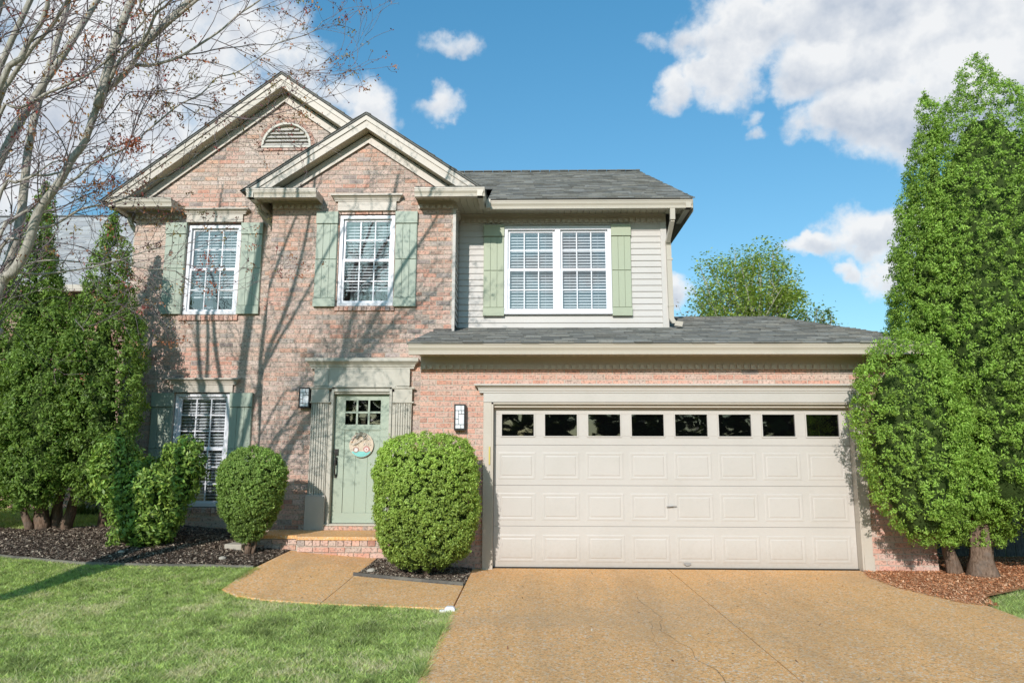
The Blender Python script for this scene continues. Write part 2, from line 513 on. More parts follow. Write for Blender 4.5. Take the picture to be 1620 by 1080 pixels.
LIMBS=[
(0.0562,0.0112,[(-5.65,-3.15,0.0),(-5.6,-3.15,0.6),(-5.45,-3.15,1.3),(-5.1,-3.15,2.2),(-4.86,-3.15,2.99),(-4.75,-3.17,3.1),(-4.63,-3.19,3.34),(-4.53,-3.22,3.61),(-4.45,-3.24,3.75),(-4.3,-3.26,3.98),(-4.21,-3.28,4.17),(-4.11,-3.3,4.33),(-3.97,-3.33,4.72),(-3.81,-3.35,4.89),(-3.68,-3.37,5.03),(-3.61,-3.39,5.14),(-3.52,-3.41,5.25),(-3.4,-3.43,5.36),(-3.25,-3.46,5.45),(-2.96,-3.48,5.68),(-2.62,-3.5,5.97)]),
(0.0218,0.0080,[(-4.04,-3.3,4.6),(-3.97,-3.34,4.8),(-3.86,-3.38,4.89),(-3.77,-3.41,5.04),(-3.6,-3.45,5.18),(-3.48,-3.49,5.28),(-3.39,-3.53,5.42),(-3.28,-3.56,5.5),(-3.14,-3.6,5.68)]),
(0.0292,0.0120,[(-5.1,-3.15,2.2),(-5.0,-3.5,3.2),(-4.4,-4.0,4.47),(-4.22,-4.03,4.7),(-4.13,-4.07,4.86),(-4.03,-4.1,5.06),(-3.98,-4.13,5.17),(-3.94,-4.17,5.49),(-3.89,-4.2,5.99)]),
(0.0234,0.0084,[(-5.0,-3.5,3.2),(-4.46,-3.9,4.38),(-4.39,-3.93,4.54),(-4.18,-3.97,4.86),(-3.98,-4.0,5.07),(-3.88,-4.03,5.18),(-3.75,-4.07,5.38),(-3.49,-4.1,5.71)]),
(0.0156,0.0064,[(-5.1,-3.2,3.5),(-4.77,-3.5,4.48),(-4.6,-3.49,4.55),(-4.39,-3.48,4.69),(-4.25,-3.47,4.76),(-4.07,-3.46,4.88),(-3.91,-3.44,5.01),(-3.77,-3.43,5.19),(-3.61,-3.42,5.4),(-3.41,-3.41,5.63),(-3.25,-3.4,5.79)]),
(0.0156,0.0096,[(-5.0,-3.2,2.9),(-4.77,-3.4,3.8),(-4.67,-3.38,3.88),(-4.58,-3.36,3.93),(-4.51,-3.34,3.98),(-4.41,-3.32,3.98),(-4.32,-3.3,4.01)]),
(0.0094,0.0048,[(-4.5,-3.4,3.95),(-4.46,-3.37,4.0),(-4.38,-3.33,4.09),(-4.29,-3.3,4.13)]),
(0.0156,0.0032,[(-5.2,-3.15,2.1),(-4.88,-3.2,3.46),(-4.83,-3.16,3.58),(-4.77,-3.11,3.69),(-4.61,-3.07,3.81),(-4.47,-3.02,3.98),(-4.35,-2.98,4.12),(-4.28,-2.93,4.25),(-4.02,-2.89,4.39),(-3.86,-2.84,4.54),(-3.86,-2.8,4.61),(-3.71,-2.76,4.78),(-3.56,-2.71,4.99),(-3.35,-2.67,5.11),(-3.25,-2.62,5.3),(-3.06,-2.58,5.39),(-2.89,-2.53,5.57),(-2.68,-2.49,5.78),(-2.39,-2.44,5.9),(-2.24,-2.4,6.08)]),
(0.0070,0.0032,[(-4.74,-3.1,3.7),(-4.65,-3.07,3.72),(-4.49,-3.03,3.75),(-4.4,-3.0,3.82),(-4.28,-2.97,3.91),(-4.15,-2.93,4.01),(-4.05,-2.9,4.21),(-4.0,-2.87,4.42),(-3.92,-2.83,4.68),(-3.86,-2.8,4.9),(-3.79,-2.77,5.12),(-3.72,-2.73,5.35),(-3.64,-2.7,5.58)]),
(0.0086,0.0040,[(-5.0,-3.1,2.35),(-5.0,-3.0,3.15),(-4.83,-2.98,3.32),(-4.71,-2.96,3.37),(-4.6,-2.94,3.47),(-4.56,-2.92,3.58),(-4.57,-2.9,3.68)]),
(0.0164,0.0032,[(-5.0,-3.15,2.4),(-4.95,-3.1,3.36),(-4.8,-3.04,3.45),(-4.74,-2.98,3.57),(-4.59,-2.92,3.64),(-4.5,-2.85,3.74),(-4.39,-2.79,3.84),(-4.15,-2.73,3.92),(-4.05,-2.67,4.0),(-3.94,-2.61,4.11),(-3.84,-2.55,4.22),(-3.71,-2.48,4.29),(-3.62,-2.42,4.4),(-3.5,-2.36,4.62),(-3.33,-2.3,4.78)]),
(0.0094,0.0032,[(-4.74,-3.1,3.19),(-4.77,-2.99,3.24),(-4.67,-2.88,3.3),(-4.44,-2.76,3.32),(-4.2,-2.65,3.33),(-4.07,-2.54,3.42),(-3.88,-2.43,3.53),(-3.77,-2.31,3.61),(-3.54,-2.2,3.68)]),
(0.0101,0.0024,[(-4.8,-3.1,3.14),(-4.65,-2.98,3.15),(-4.42,-2.86,3.21),(-4.22,-2.74,3.28),(-4.08,-2.62,3.36),(-4.0,-2.5,3.33),(-3.65,-2.38,3.32),(-3.54,-2.26,3.23),(-3.36,-2.14,3.19),(-3.2,-2.02,3.19),(-3.02,-1.9,3.29)]),
(0.0055,0.0024,[(-4.58,-2.9,3.47),(-4.48,-2.81,3.47),(-4.38,-2.73,3.45),(-4.23,-2.64,3.37),(-4.15,-2.56,3.33),(-3.96,-2.47,3.22),(-3.8,-2.39,3.04),(-3.69,-2.3,2.83)]),
(0.0156,0.0064,[(-3.66,-3.4,5.02),(-3.55,-3.35,5.03),(-3.38,-3.3,5.11),(-3.3,-3.25,5.19),(-3.18,-3.2,5.32),(-3.03,-3.15,5.49),(-2.86,-3.1,5.69),(-2.66,-3.05,5.9),(-2.45,-3.0,6.17)]),
(0.0070,0.0024,[(-3.33,-3.2,5.22),(-3.16,-3.13,5.29),(-3.06,-3.06,5.36),(-2.85,-2.99,5.42),(-2.76,-2.91,5.51),(-2.6,-2.84,5.54),(-2.37,-2.77,5.66),(-2.2,-2.7,5.79)]),
(0.0055,0.0024,[(-3.75,-3.3,4.1),(-3.7,-3.0,4.98),(-3.61,-2.93,5.01),(-3.35,-2.87,4.96),(-3.15,-2.8,4.93),(-2.97,-2.73,4.96),(-2.76,-2.67,5.06),(-2.6,-2.6,5.13)]),
(0.0047,0.0024,[(-3.14,-3.0,5.52),(-2.95,-2.92,5.47),(-2.79,-2.85,5.42),(-2.66,-2.78,5.38),(-2.55,-2.7,5.34),(-2.41,-2.62,5.34),(-2.2,-2.55,5.4),(-2.04,-2.47,5.42),(-1.87,-2.4,5.51)]),
(0.0031,0.0016,[(-2.16,-2.4,5.2),(-2.05,-2.38,5.33),(-1.93,-2.37,5.53),(-1.85,-2.35,5.67),(-1.88,-2.33,5.89),(-2.01,-2.32,5.99),(-2.23,-2.3,6.05)]),
(0.0062,0.0032,[(-3.52,-2.8,4.95),(-3.25,-2.73,4.92),(-2.93,-2.67,4.84),(-2.7,-2.6,4.92),(-2.48,-2.53,4.99),(-2.31,-2.47,5.11),(-2.16,-2.4,5.21)]),
(0.0062,0.0024,[(-3.46,-2.9,4.89),(-3.26,-2.82,4.79),(-3.11,-2.74,4.82),(-2.94,-2.66,4.85),(-2.7,-2.58,4.8),(-2.45,-2.5,4.69)]),
(0.0094,0.0048,[(-3.63,-3.45,4.99),(-3.54,-3.5,5.07),(-3.5,-3.55,5.19),(-3.47,-3.6,5.34),(-3.5,-3.65,5.46),(-3.52,-3.7,5.58)]),
(0.0062,0.0040,[(-4.06,-3.35,4.44),(-3.95,-3.29,4.5),(-3.8,-3.22,4.81),(-3.71,-3.16,4.87),(-3.51,-3.1,4.92)]),
(0.0047,0.0024,[(-4.42,-3.1,4.05),(-4.25,-3.06,3.94),(-4.23,-3.02,3.84),(-4.34,-2.98,3.72),(-4.19,-2.94,3.79),(-4.0,-2.9,3.88)]),
(0.0062,0.0032,[(-4.9,-3.3,3.6),(-4.76,-3.5,4.34),(-4.68,-3.44,4.31),(-4.57,-3.38,4.21),(-4.4,-3.32,4.14),(-4.27,-3.26,4.2),(-4.14,-3.2,4.32)]),
(0.0078,0.0032,[(-4.6,-3.8,4.8),(-4.53,-3.9,4.98),(-4.42,-3.84,5.1),(-4.2,-3.79,5.23),(-4.02,-3.73,5.32),(-3.88,-3.67,5.27),(-3.67,-3.61,5.18),(-3.55,-3.56,5.09),(-3.45,-3.5,5.22)]),
(0.0062,0.0032,[(-4.7,-3.6,4.3),(-4.58,-3.8,4.75),(-4.39,-3.74,4.66),(-4.27,-3.68,4.7),(-4.15,-3.62,4.77),(-3.99,-3.56,4.83),(-3.95,-3.5,4.91)]),
(0.0070,0.0032,[(-4.6,-3.8,5.0),(-4.56,-3.9,5.25),(-4.36,-3.87,5.21),(-4.1,-3.83,5.12),(-3.96,-3.8,5.22),(-3.81,-3.77,5.22),(-3.66,-3.73,5.15),(-3.56,-3.7,5.09)]),
(0.0047,0.0016,[(-4.9,-3.1,2.4),(-4.96,-3.0,2.85),(-4.87,-2.88,2.84),(-4.77,-2.76,2.91),(-4.71,-2.64,2.99),(-4.62,-2.52,2.96),(-4.43,-2.4,2.91)]),
(0.0047,0.0016,[(-5.1,-3.1,2.0),(-4.94,-3.0,2.64),(-4.91,-2.87,2.63),(-4.84,-2.73,2.47),(-4.82,-2.6,2.36)]),
(0.0031,0.0016,[(-4.2,-2.9,2.6),(-4.36,-2.8,2.74),(-4.32,-2.65,2.7),(-4.26,-2.5,2.79),(-4.2,-2.35,2.89),(-4.23,-2.2,3.0)]),
]

# ------------------------------------------------------------------ ground
WALK = [(-3.15, 0.2), (-2.0, 0.2), (-2.0, -.3), (-2.04, -.9), (-.735, -1.2), (-.735, -2.36), (-2.05, -2.19), (-2.64, -2.06), (-3.0, -1.9), (-3.25, -1.66), (-3.27, -.9)]
BEDL = [(-9.6, .62), (-8.2, .1), (-7.2, -.35), (-6.36, -.62), (-5.25, -.86), (-4.4, -.80), (-3.84, -.72), (-3.3, -.68), (-3.15, .25), (-3.6, .25), (-3.6, 1.1), (-3.9, 1.45), (-6.35, 1.45), (-6.5, 1.1), (-7.1, .75), (-8.2, 1.1), (-9.6, 1.9)]
BEDR = [(-2.0, .2), (-2.0, -.3), (-2.04, -.9), (-.735, -1.19), (-.735, .02), (-1.45, .05), (-1.45, 1.0), (-2.0, 1.0)]
PINE = [(4.33, .05), (4.24, -.45), (4.20, -1.0), (4.28, -1.45), (4.5, -1.9), (4.75, -1.6), (5.2, -1.3), (5.7, -1.0), (6.6, -.7), (8.5, -.4), (9.5, .3), (9.5, 1.3), (5.2, 1.3), (5.2, .05)]

g = raw_mesh('ground', [(-400, -400, -.12), (400, -400, -.12), (400, 600, -.12), (-400, 600, -.12)], [(0, 1, 2, 3)], FARG); struct(g)
lawn = sheet('lawn', [(-16, -13.4), (16, -13.4), (16, 9), (-16, 9)], -.012, LAWNM, .3); struct(lawn)
road = raw_mesh('road', [(-60, -24, -.10), (60, -24, -.10), (60, -13.8, -.10), (-60, -13.8, -.10)], [(0, 1, 2, 3)], STREET); struct(road)

dw = sheet('driveway', [(-.70, -13.8), (4.44, -13.8), (4.44, .12), (-.70, .12)], .002, MORTAR, 2.5); struct(dw)
s1 = sheet('slab', [(-.725, -13.9), (1.768, -13.9), (1.768, .085), (-.48, .085), (-.725, -.03)], .014, AGG, 2.0, .10, dw)
s2 = sheet('slab', [(1.778, -13.9), (4.40, -13.9), (4.42, -3.2), (4.50, -1.9), (4.45, .0), (4.23, .085), (1.778, .085)], .014, AGG, 2.0, .10, dw)
def crack(pts, parent, name='crack', w=.0028):
    L = []; P_ = [Vector((x, y, 0)) for x, y in pts]
    for p, q in zip(P_[:-1], P_[1:]):
        for k in range(8):
            v = p.lerp(q, k / 8); L.append(v + Vector((noise.noise(v * 3.7) * .07 + noise.noise(v * 14) * .02, 0, 0)))
    L.append(P_[-1]); V_ = []; F_ = []
    for i, v in enumerate(L):
        ww = w * (.4 + .9 * abs(noise.noise(v * 6))); zc = H(v.x, v.y) + .0175
        V_ += [(v.x - ww, v.y, zc), (v.x + ww, v.y, zc)]
    for i in range(len(L) - 1): F_.append((2 * i, 2 * i + 1, 2 * i + 3, 2 * i + 2))
    return raw_mesh(name, V_, F_, MORTARD, parent)


MORTARD = mat('crack_dirt', f_soil((.20, .14, .08), (.40, .27, .15), 80))
crack([(1.10, -1.7), (1.18, -2.6), (1.13, -3.2), (1.25, -4.0), (1.30, -5.6)], dw)
crack([(1.18, -2.6), (1.05, -2.9), (.98, -3.6)], dw, w=.0016)
wk = sheet('walkway', [(-3.1, .15), (-2.05, .15), (-2.1, -.9), (-.75, -1.3), (-.75, -2.3), (-3.1, -1.6)], .002, MORTAR, .3); struct(wk)
sheet('slab', [(-3.15, 0.2), (-2.0, 0.2), (-2.0, -.3), (-2.04, -.9), (-2.05, -2.19), (-2.64, -2.06), (-3.0, -1.9), (-3.25, -1.66), (-3.27, -.9)], .022, AGG, .25, .08, wk)
sheet('slab', [(-2.032, -.905), (-.737, -1.205), (-.737, -2.36), (-2.042, -2.19)], .022, AGG, .25, .08, wk)
b1 = sheet('mulch_bed', BEDL, .012, MULCHM, .22); struct(b1)
b2 = sheet('mulch_bed', BEDR, .012, MULCHM, .22); struct(b2)
b3 = sheet('mulch_bed', PINE, .024, PINEM, .22); struct(b3)

EDGE = paint('edging_plastic', (.085, .08, .072), .6, .5)
# edging strips of the beds
ed = MB()
for a, b_ in (((-2.05, -.905), (-.74, -1.205)),):
    n_ = 14
    for i in range(n_):
        t0, t1 = i / n_, (i + 1) / n_
        x0 = a[0] + (b_[0] - a[0]) * t0; x1 = a[0] + (b_[0] - a[0]) * t1
        y0 = a[1] + (b_[1] - a[1]) * t0 + .03; y1 = a[1] + (b_[1] - a[1]) * t1 + .03
        z0, z1 = H(x0, y0), H(x1, y1)
        ed.add([(x0, y0 - .014, z0 - .05), (x1, y1 - .014, z1 - .05), (x1, y1 + .014, z1 - .05), (x0, y0 + .014, z0 - .05),
                (x0, y0 - .014, z0 + .055), (x1, y1 - .014, z1 + .055), (x1, y1 + .014, z1 + .055), (x0, y0 + .014, z0 + .055)],
               [(0, 3, 2, 1), (4, 5, 6, 7), (0, 1, 5, 4), (1, 2, 6, 5), (2, 3, 7, 6), (3, 0, 4, 7)])
o = ed.build('garden_edging', EDGE)
o['label'] = 'low grey plastic edging along the small mulch bed between walkway and driveway'; o['category'] = 'edging'
ed = MB()
pts = [(-8.2, .1), (-7.2, -.35), (-6.36, -.62), (-5.25, -.86), (-4.4, -.80), (-3.84, -.72), (-3.3, -.68)]
for a, b_ in zip(pts[:-1], pts[1:]):
    for i in range(4):
        t0, t1 = i / 4, (i + 1) / 4
        x0 = a[0] + (b_[0] - a[0]) * t0; x1 = a[0] + (b_[0] - a[0]) * t1
        y0 = a[1] + (b_[1] - a[1]) * t0; y1 = a[1] + (b_[1] - a[1]) * t1
        z0, z1 = H(x0, y0), H(x1, y1)
        ed.add([(x0, y0 - .012, z0 - .05), (x1, y1 - .012, z1 - .05), (x1, y1 + .012, z1 - .05), (x0, y0 + .012, z0 - .05),
                (x0, y0 - .012, z0 + .024), (x1, y1 - .012, z1 + .024), (x1, y1 + .012, z1 + .024), (x0, y0 + .012, z0 + .024)],
               [(0, 3, 2, 1), (4, 5, 6, 7), (0, 1, 5, 4), (1, 2, 6, 5), (2, 3, 7, 6), (3, 0, 4, 7)])
o = ed.build('garden_edging', EDGE)
o['label'] = 'long curved grey edging between the lawn and the left mulch bed'; o['category'] = 'edging'

# ------------------------------------------------------------------ the house
house = empty('brick_house', (0, 0, 0), 'two-storey pink brick house with twin gables, sage shutters and attached two-car garage', 'house')
YA, YB, YC, YG = 1.38, 1.0, 1.62, 0.0
BH = .0713; BW = .2133; MJ = .011


def gapA(z):      # gable outline of the left gable, half-planes
    return (-3.92 - (7.41 - z) / .78, -3.92 + (7.41 - z) / .70)


def gapB(z):
    return (-2.47 - (6.51 - z) / .66, -2.47 + (6.51 - z) / .66)


def spans(x0, x1, z, holes):
    iv = [(x0, x1)]
    for h in holes:
        if callable(h):
            r = h(z)
            if r is None: continue
            a, b = r
        else:
            a, b, c, d = h
            if not (c < z < d): continue
        nv = []
        for p, q in iv:
            if b <= p or a >= q: nv.append((p, q)); continue
            if a > p: nv.append((p, a))
            if b < q: nv.append((b, q))
        iv = nv
    return iv


# brick colours by wall
def bcol(kind):
    r = random.random()
    if kind == 'g':
        base = random.choice([(.61, .325, .245), (.62, .36, .28), (.59, .38, .31), (.58, .41, .34), (.63, .365, .275), (.55, .42, .35), (.61, .31, .225)]) if r < .90 else random.choice([(.30, .24, .22), (.36, .30, .27), (.46, .22, .16)])
    elif kind == 'a':
        base = random.choice([(.60, .43, .345), (.61, .47, .39), (.57, .44, .37), (.60, .41, .32), (.62, .49, .42), (.54, .38, .31)]) if r < .84 else random.choice([(.60, .36, .25), (.40, .34, .30), (.50, .42, .36)])
    else:
        base = random.choice([(.58, .38, .30), (.60, .42, .34), (.55, .40, .33), (.58, .36, .275), (.53, .39, .33), (.61, .45, .38)]) if r < .80 else random.choice([(.60, .33, .23), (.58, .34, .25), (.40, .33, .30), (.46, .38, .33), (.62, .35, .25)])
    k = random.uniform(.88, 1.10)
    return tuple(min(.8, c * k) for c in base)


def brick_box(mb, x0, x1, z0, z1, y, col, d=.022):
    """a brick face standing proud of the mortar, slightly uneven"""
    y = y + random.uniform(-.002, .0015)
    mb.add([(x0, y + d, z0), (x1, y + d, z0), (x1, y + d, z1), (x0, y + d, z1), (x0 + .001, y, z0 + .001), (x1 - .001, y, z0 + .001), (x1 - .001, y, z1 - .001), (x0 + .001, y, z1 - .001)],
           [(4, 5, 6, 7), (0, 1, 5, 4), (1, 2, 6, 5), (2, 3, 7, 6), (3, 0, 4, 7)], col)


NBRICK = [0]
BRICK_MESHES = {}


def single_brick(x0, x1, z0, z1, y, kind, parent):
    """one brick as its own object; mesh data shared by size class and colour"""
    w = round((x1 - x0) / .02) * .02
    var = random.randrange(16)
    key = (w, kind, var)
    if key not in BRICK_MESHES:
        mb = MB(); brick_box(mb, -w / 2, w / 2, 0, BH - MJ, 0, bcol(kind))
        me = bpy.data.meshes.new('brick'); me.from_pydata(mb.V, [], mb.F)
        a = me.color_attributes.new('Col', 'FLOAT_COLOR', 'POINT')
        a.data.foreach_set('color', np.array([(*c, 1) for c in mb.C], np.float32).ravel())
        me.materials.append(BRICK); BRICK_MESHES[key] = me
    o = bpy.data.objects.new('brick', BRICK_MESHES[key]); COL.objects.link(o); o.parent = parent
    o.location = ((x0 + x1) / 2, y, z0); o.scale = ((x1 - x0) / w, 1, 1)
    NBRICK[0] += 1
    return o


def brick_wall(name, y, x0, x1, z0, z1, holes, kind, single=None, zoff=0.0):
    """mortar backing with real openings, plus the courses laid on it"""
    # backing
    mb = MB()
    zs = {z0, z1}
    for h in holes:
        if not callable(h): zs |= {h[2], h[3]}
    zz = z0
    if any(callable(h) for h in holes):
        while zz < z1: zs.add(round(zz, 4)); zz += BH
    zs = sorted(z for z in zs if z0 <= z <= z1)
    for a, b in zip(zs[:-1], zs[1:]):
        if b - a < 1e-4: continue
        for p, q in spans(x0, x1, (a + b) / 2, holes):
            mb.box(p, q, y + .0065, y + .10, a, b)
    back = mb.build(name, MORTAR, house, fix=False)
    rest = MB(); k = 0; z = z0 + zoff
    while z + BH * .5 < z1:
        zt = min(z + BH - MJ, z1)
        off = (k % 2) * BW / 2
        for p, q in spans(x0, x1, (z + zt) / 2, holes):
            i = math.floor((p - x0 - off) / BW)
            while True:
                a = max(x0 + off + i * BW, p); b = min(x0 + off + (i + 1) * BW - MJ, q); i += 1
                if a >= q: break
                if b - a < .03: continue
                if single and single((a + b) / 2, z) and NBRICK[0] < 298:
                    single_brick(a, b, z, zt, y, kind, back)
                else:
                    kk = kind
                    if kind != 'g' and noise.noise(Vector((a * .9, z * 1.6, 3))) > .24: kk = 'g'
                    brick_box(rest, a, b, z, zt, y, bcol(kk))
        z += BH; k += 1
    o = rest.build('brickwork', BRICK, back, fix=False); stuff(o)
    return back


def arch_hole(z):
    c, zb, r = -3.94, 6.375, .445
    if zb - .06 < z < zb: return (c - .46, c + .46)
    if zb <= z < zb + r: w = math.sqrt(max(0, r * r - (z - zb) ** 2)); return (c - w, c + w)
    return None


def gable_out_left(fn, off):
    def f(z):
        a, b = fn(z + off)
        return (-99, max(a, -99))
    return f


def gable_out_right(fn, off):
    def f(z):
        a, b = fn(z + off)
        return (b, 99)
    return f


def hide_behind_b(z):
    if z < 5.25: return (-3.95, 99)
    a, b = gapB(z + .45)
    if a >= b: return None
    return (a, 99 if z < 6.3 else b)


gw = brick_wall('garage_wall', YG, -1.45, 5.16, -.05, 2.62, [(-.51, 4.23, -1, 2.16)], 'g',
                single=lambda x, z: (x < -.45 and z > .05) or (z > 2.3 and x < 2.4) or (x > 4.2 and z < .8))
bw = brick_wall('entry_wall', YB, -3.95, -1.15, .10, 6.36,
                [(-2.94, -1.97, 0, 2.44), (-2.905, -2.05, 3.66, 5.12), gable_out_left(lambda z: gapB(z) if z > 5.6 else (-99, 99), .16), gable_out_right(lambda z: gapB(z) if z > 5.6 else (-99, 99), .16)], 'b',
                single=lambda x, z: (-4 < x < -3.2 and 1.0 < z < 2.7))
aw = brick_wall('left_wall', YA, -6.30, -1.6, .10, 7.26,
                [(-5.445, -4.585, 3.60, 5.10), (-5.455, -4.585, .66, 2.39), gable_out_left(lambda z: gapA(z) if z > 5.5 else (-99, 99), .18), gable_out_right(lambda z: gapA(z) if z > 5.5 else (-99, 99), .18), hide_behind_b, arch_hole], 'a')

# brick sills and arch, made of bricks on edge
def rowlock(parent, x0, x1, y, z0, z1, w=.072, out=.03):
    n = max(1, round((x1 - x0) / w)); w = (x1 - x0) / n; mb = MB()
    for i in range(n):
        a = x0 + i * w + .004; b = x0 + (i + 1) * w - .004; c = bcol('g')
        mb.add([(a, y - out, z0), (b, y - out, z0), (b, y + .05, z0), (a, y + .05, z0), (a, y - out, z1 - .012), (b, y - out, z1 - .012), (b, y + .05, z1), (a, y + .05, z1)],
               [(0, 3, 2, 1), (4, 5, 6, 7), (0, 1, 5, 4), (1, 2, 6, 5), (3, 0, 4, 7)], c)
    o = mb.build('brick_sill', BRICK, parent); stuff(o); return o


rowlock(bw, -2.93, -2.02, YB, 3.58, 3.655)
rowlock(aw, -5.49, -4.55, YA, 3.51, 3.60)
rowlock(aw, -5.49, -4.55, YA, .58, .66)

# half-round gable vent
vent = MB(); cx, cz = -3.94, 6.385
arc = [(cx + .40 * math.cos(math.pi * i / 20), cz + .40 * math.sin(math.pi * i / 20)) for i in range(21)]
vent.prism(arc, 'y', YA + .05, YA + .09, (1, 1, 1))
gv = vent.build('gable_vent', SOFFIT, house)
for i in range(6):
    z = cz + .02 + i * .063
    w = math.sqrt(max(0, .375 ** 2 - (z + .05 - cz) ** 2))
    if w < .06: continue
    s = MB(); s.add([(cx - w, YA + .005, z), (cx + w, YA + .005, z), (cx + w, YA + .045, z + .052), (cx - w, YA + .045, z + .052),
                     (cx - w, YA + .015, z - .004), (cx + w, YA + .015, z - .004), (cx + w, YA + .05, z + .046), (cx - w, YA + .05, z + .046)],
                    [(0, 1, 2, 3), (7, 6, 5, 4), (0, 4, 5, 1), (1, 5, 6, 2), (2, 6, 7, 3), (3, 7, 4, 0)])
    s.build('louvre_slat', TRIML, gv)
rim = MB()
for i in range(20):
    a0, a1 = math.pi * i / 20, math.pi * (i + 1) / 20
    q = [(cx + r * math.cos(a), cz + r * math.sin(a)) for r, a in ((.37, a0), (.405, a0), (.405, a1), (.37, a1))]
    rim.prism(q, 'y', YA - .012, YA + .05)
rim.box(cx - .405, cx + .405, YA - .012, YA + .05, cz - .03, cz + .004)
rim.build('vent_rim', TRIMD, gv)
ar = MB()
for i in range(17):
    a0, a1 = math.pi * (i + .06) / 17, math.pi * (i + .94) / 17
    q = [(cx + r * math.cos(a), cz + r * math.sin(a)) for r, a in ((.408, a0), (.445 + .02, a0), (.445 + .02, a1), (.408, a1))]
    ar.prism(q, 'y', YA - .006, YA + .02, tuple(c * .8 for c in bcol('g')))
stuff(ar.build('brick_arch', BRICK, aw))
rowlock(aw, cx - .47, cx + .47, YA, cz - .085, cz - .032, .10, .02)


# ---- shutters
def shutter(x0, x1, y, z0, z1, m=SAGE2):
    """board shutter: rails and panels are separate boards over a backing"""
    s = MB(); s.box(x0, x1, y - .022, y, z0, z1)
    o = s.build('shutter', m, house)
    h = z1 - z0
    for nm, a, b, d in (('bottom_rail', 0, .088, .040), ('lower_panel', .094, .492, .036), ('upper_panel', .498, .868, .036), ('top_rail', .874, 1, .042)):
        q = MB()
        if 'panel' in nm:
            n = 3; w = (x1 - x0 - .008) / n
            for i in range(n):
                q.box(x0 + .004 + i * w + (.0015 if i else 0), x0 + .004 + (i + 1) * w - .0015, y - d, y - .0225, z0 + h * a, z0 + h * b)
        else: q.box(x0 - .004, x1 + .004, y - d - .012, y - .0225, z0 + h * a, z0 + h * b)
        q.build(nm, m, o, bevel=.003)
    return o


shutter(-3.25, -2.925, YB, 3.64, 5.12)
shutter(-2.035, -1.705, YB, 3.64, 5.12)
shutter(-5.78, -5.45, YA, 3.605, 5.09)
shutter(-4.565, -4.225, YA, 3.605, 5.08)
shutter(-5.785, -5.46, YA, .70, 2.375)
shutter(-4.575, -4.23, YA, .70, 2.375)


# ---- windows
def window(x0, x1, z0, z1, y, rows, fr=.048, sash=.035, units=1, blind_bottom=0.0, lower=None, recess=True, curtain=False):
    f = MB()
    f.box(x0, x1, y - .03, y + .06, z1 - fr, z1); f.box(x0, x1, y - .045, y + .06, z0, z0 + fr)
    f.box(x0, x0 + fr, y - .03, y + .06, z0 + fr, z1 - fr); f.box(x1 - fr, x1, y - .03, y + .06, z0 + fr, z1 - fr)
    mul = .085
    uw = (x1 - x0 - 2 * fr - (units - 1) * mul) / units
    for u in range(1, units):
        a = x0 + fr + u * uw + (u - 1) * mul
        f.box(a, a + mul, y - .03, y + .06, z0 + fr, z1 - fr)
    win = f.build('window', WHITE, house)
    zm = (z0 + z1) / 2 if lower is None else lower
    for u in range(units):
        a = x0 + fr + u * (uw + mul); b = a + uw
        for nm, s0, s1, yy in (('upper_sash', zm, z1 - fr, y + .012), ('lower_sash', z0 + fr, zm + .02, y - .012)):
            s = MB()
            s.box(a, a + sash, yy, yy + .03, s0, s1); s.box(b - sash, b, yy, yy + .03, s0, s1)
            s.box(a + sash, b - sash, yy, yy + .03, s1 - sash, s1); s.box(a + sash, b - sash, yy, yy + .03, s0, s0 + sash)
            s.build(nm, WHITE, win)
            g0, g1, h0, h1 = a + sash, b - sash, s0 + sash, s1 - sash
            cw = (g1 - g0) / 3; rh = (h1 - h0) / rows
            for c in range(1, 3):
                q = MB(); q.box(g0 + c * cw - .009, g0 + c * cw + .009, yy + .008, yy + .022, h0, h1); q.build('muntin', WHITE, win)
            for r in range(1, rows):
                q = MB(); q.box(g0, g1, yy + .0085, yy + .0215, h0 + r * rh - .009, h0 + r * rh + .009); q.build('muntin', WHITE, win)
            for c in range(3):
                for r in range(rows):
                    raw_mesh('pane', [(g0 + c * cw, yy + .015, h0 + r * rh), (g0 + (c + 1) * cw, yy + .015, h0 + r * rh), (g0 + (c + 1) * cw, yy + .015, h0 + (r + 1) * rh), (g0 + c * cw, yy + .015, h0 + (r + 1) * rh)], [(0, 1, 2, 3)], GLASS, win)
        # blind of tilted slats
        bl = MB(); zz = z1 - fr - .02; zb = z0 + fr + blind_bottom * (z1 - z0)
        k = 0
        while zz > zb + .02:
            ty = y + .075
            if not (curtain and 0):
                t_ = .006 * math.sin(k * 1.7)
                bl.add([(a + .02, ty, zz), (b - .02, ty, zz + t_ * .3), (b - .02, ty + .032, zz + .030), (a + .02, ty + .032, zz + .030)], [(0, 1, 2, 3)])
            zz -= .0475; k += 1
        bl.box(a + .015, b - .015, y + .07, y + .11, z1 - fr - .05, z1 - fr + .0)
        bl.box(a + .02, b - .02, y + .078, y + .105, zb - .012, zb + .012)
        for q in (.2, .8): bl.box(a + (b - a) * q - .0015, a + (b - a) * q + .0015, y + .0735, y + .0755, zb, z1 - fr)
        stuff(bl.build('blind', BLIND, win, fix=False))
    rm = MB(); rm.box(x0 - .05, x1 + .05, y + .55, y + .58, z0 - .1, z1 + .1)
    rm.build('unlit_room_sheet', DARKIN, win)  # flat dark sheet in place of the unlit room
    return win


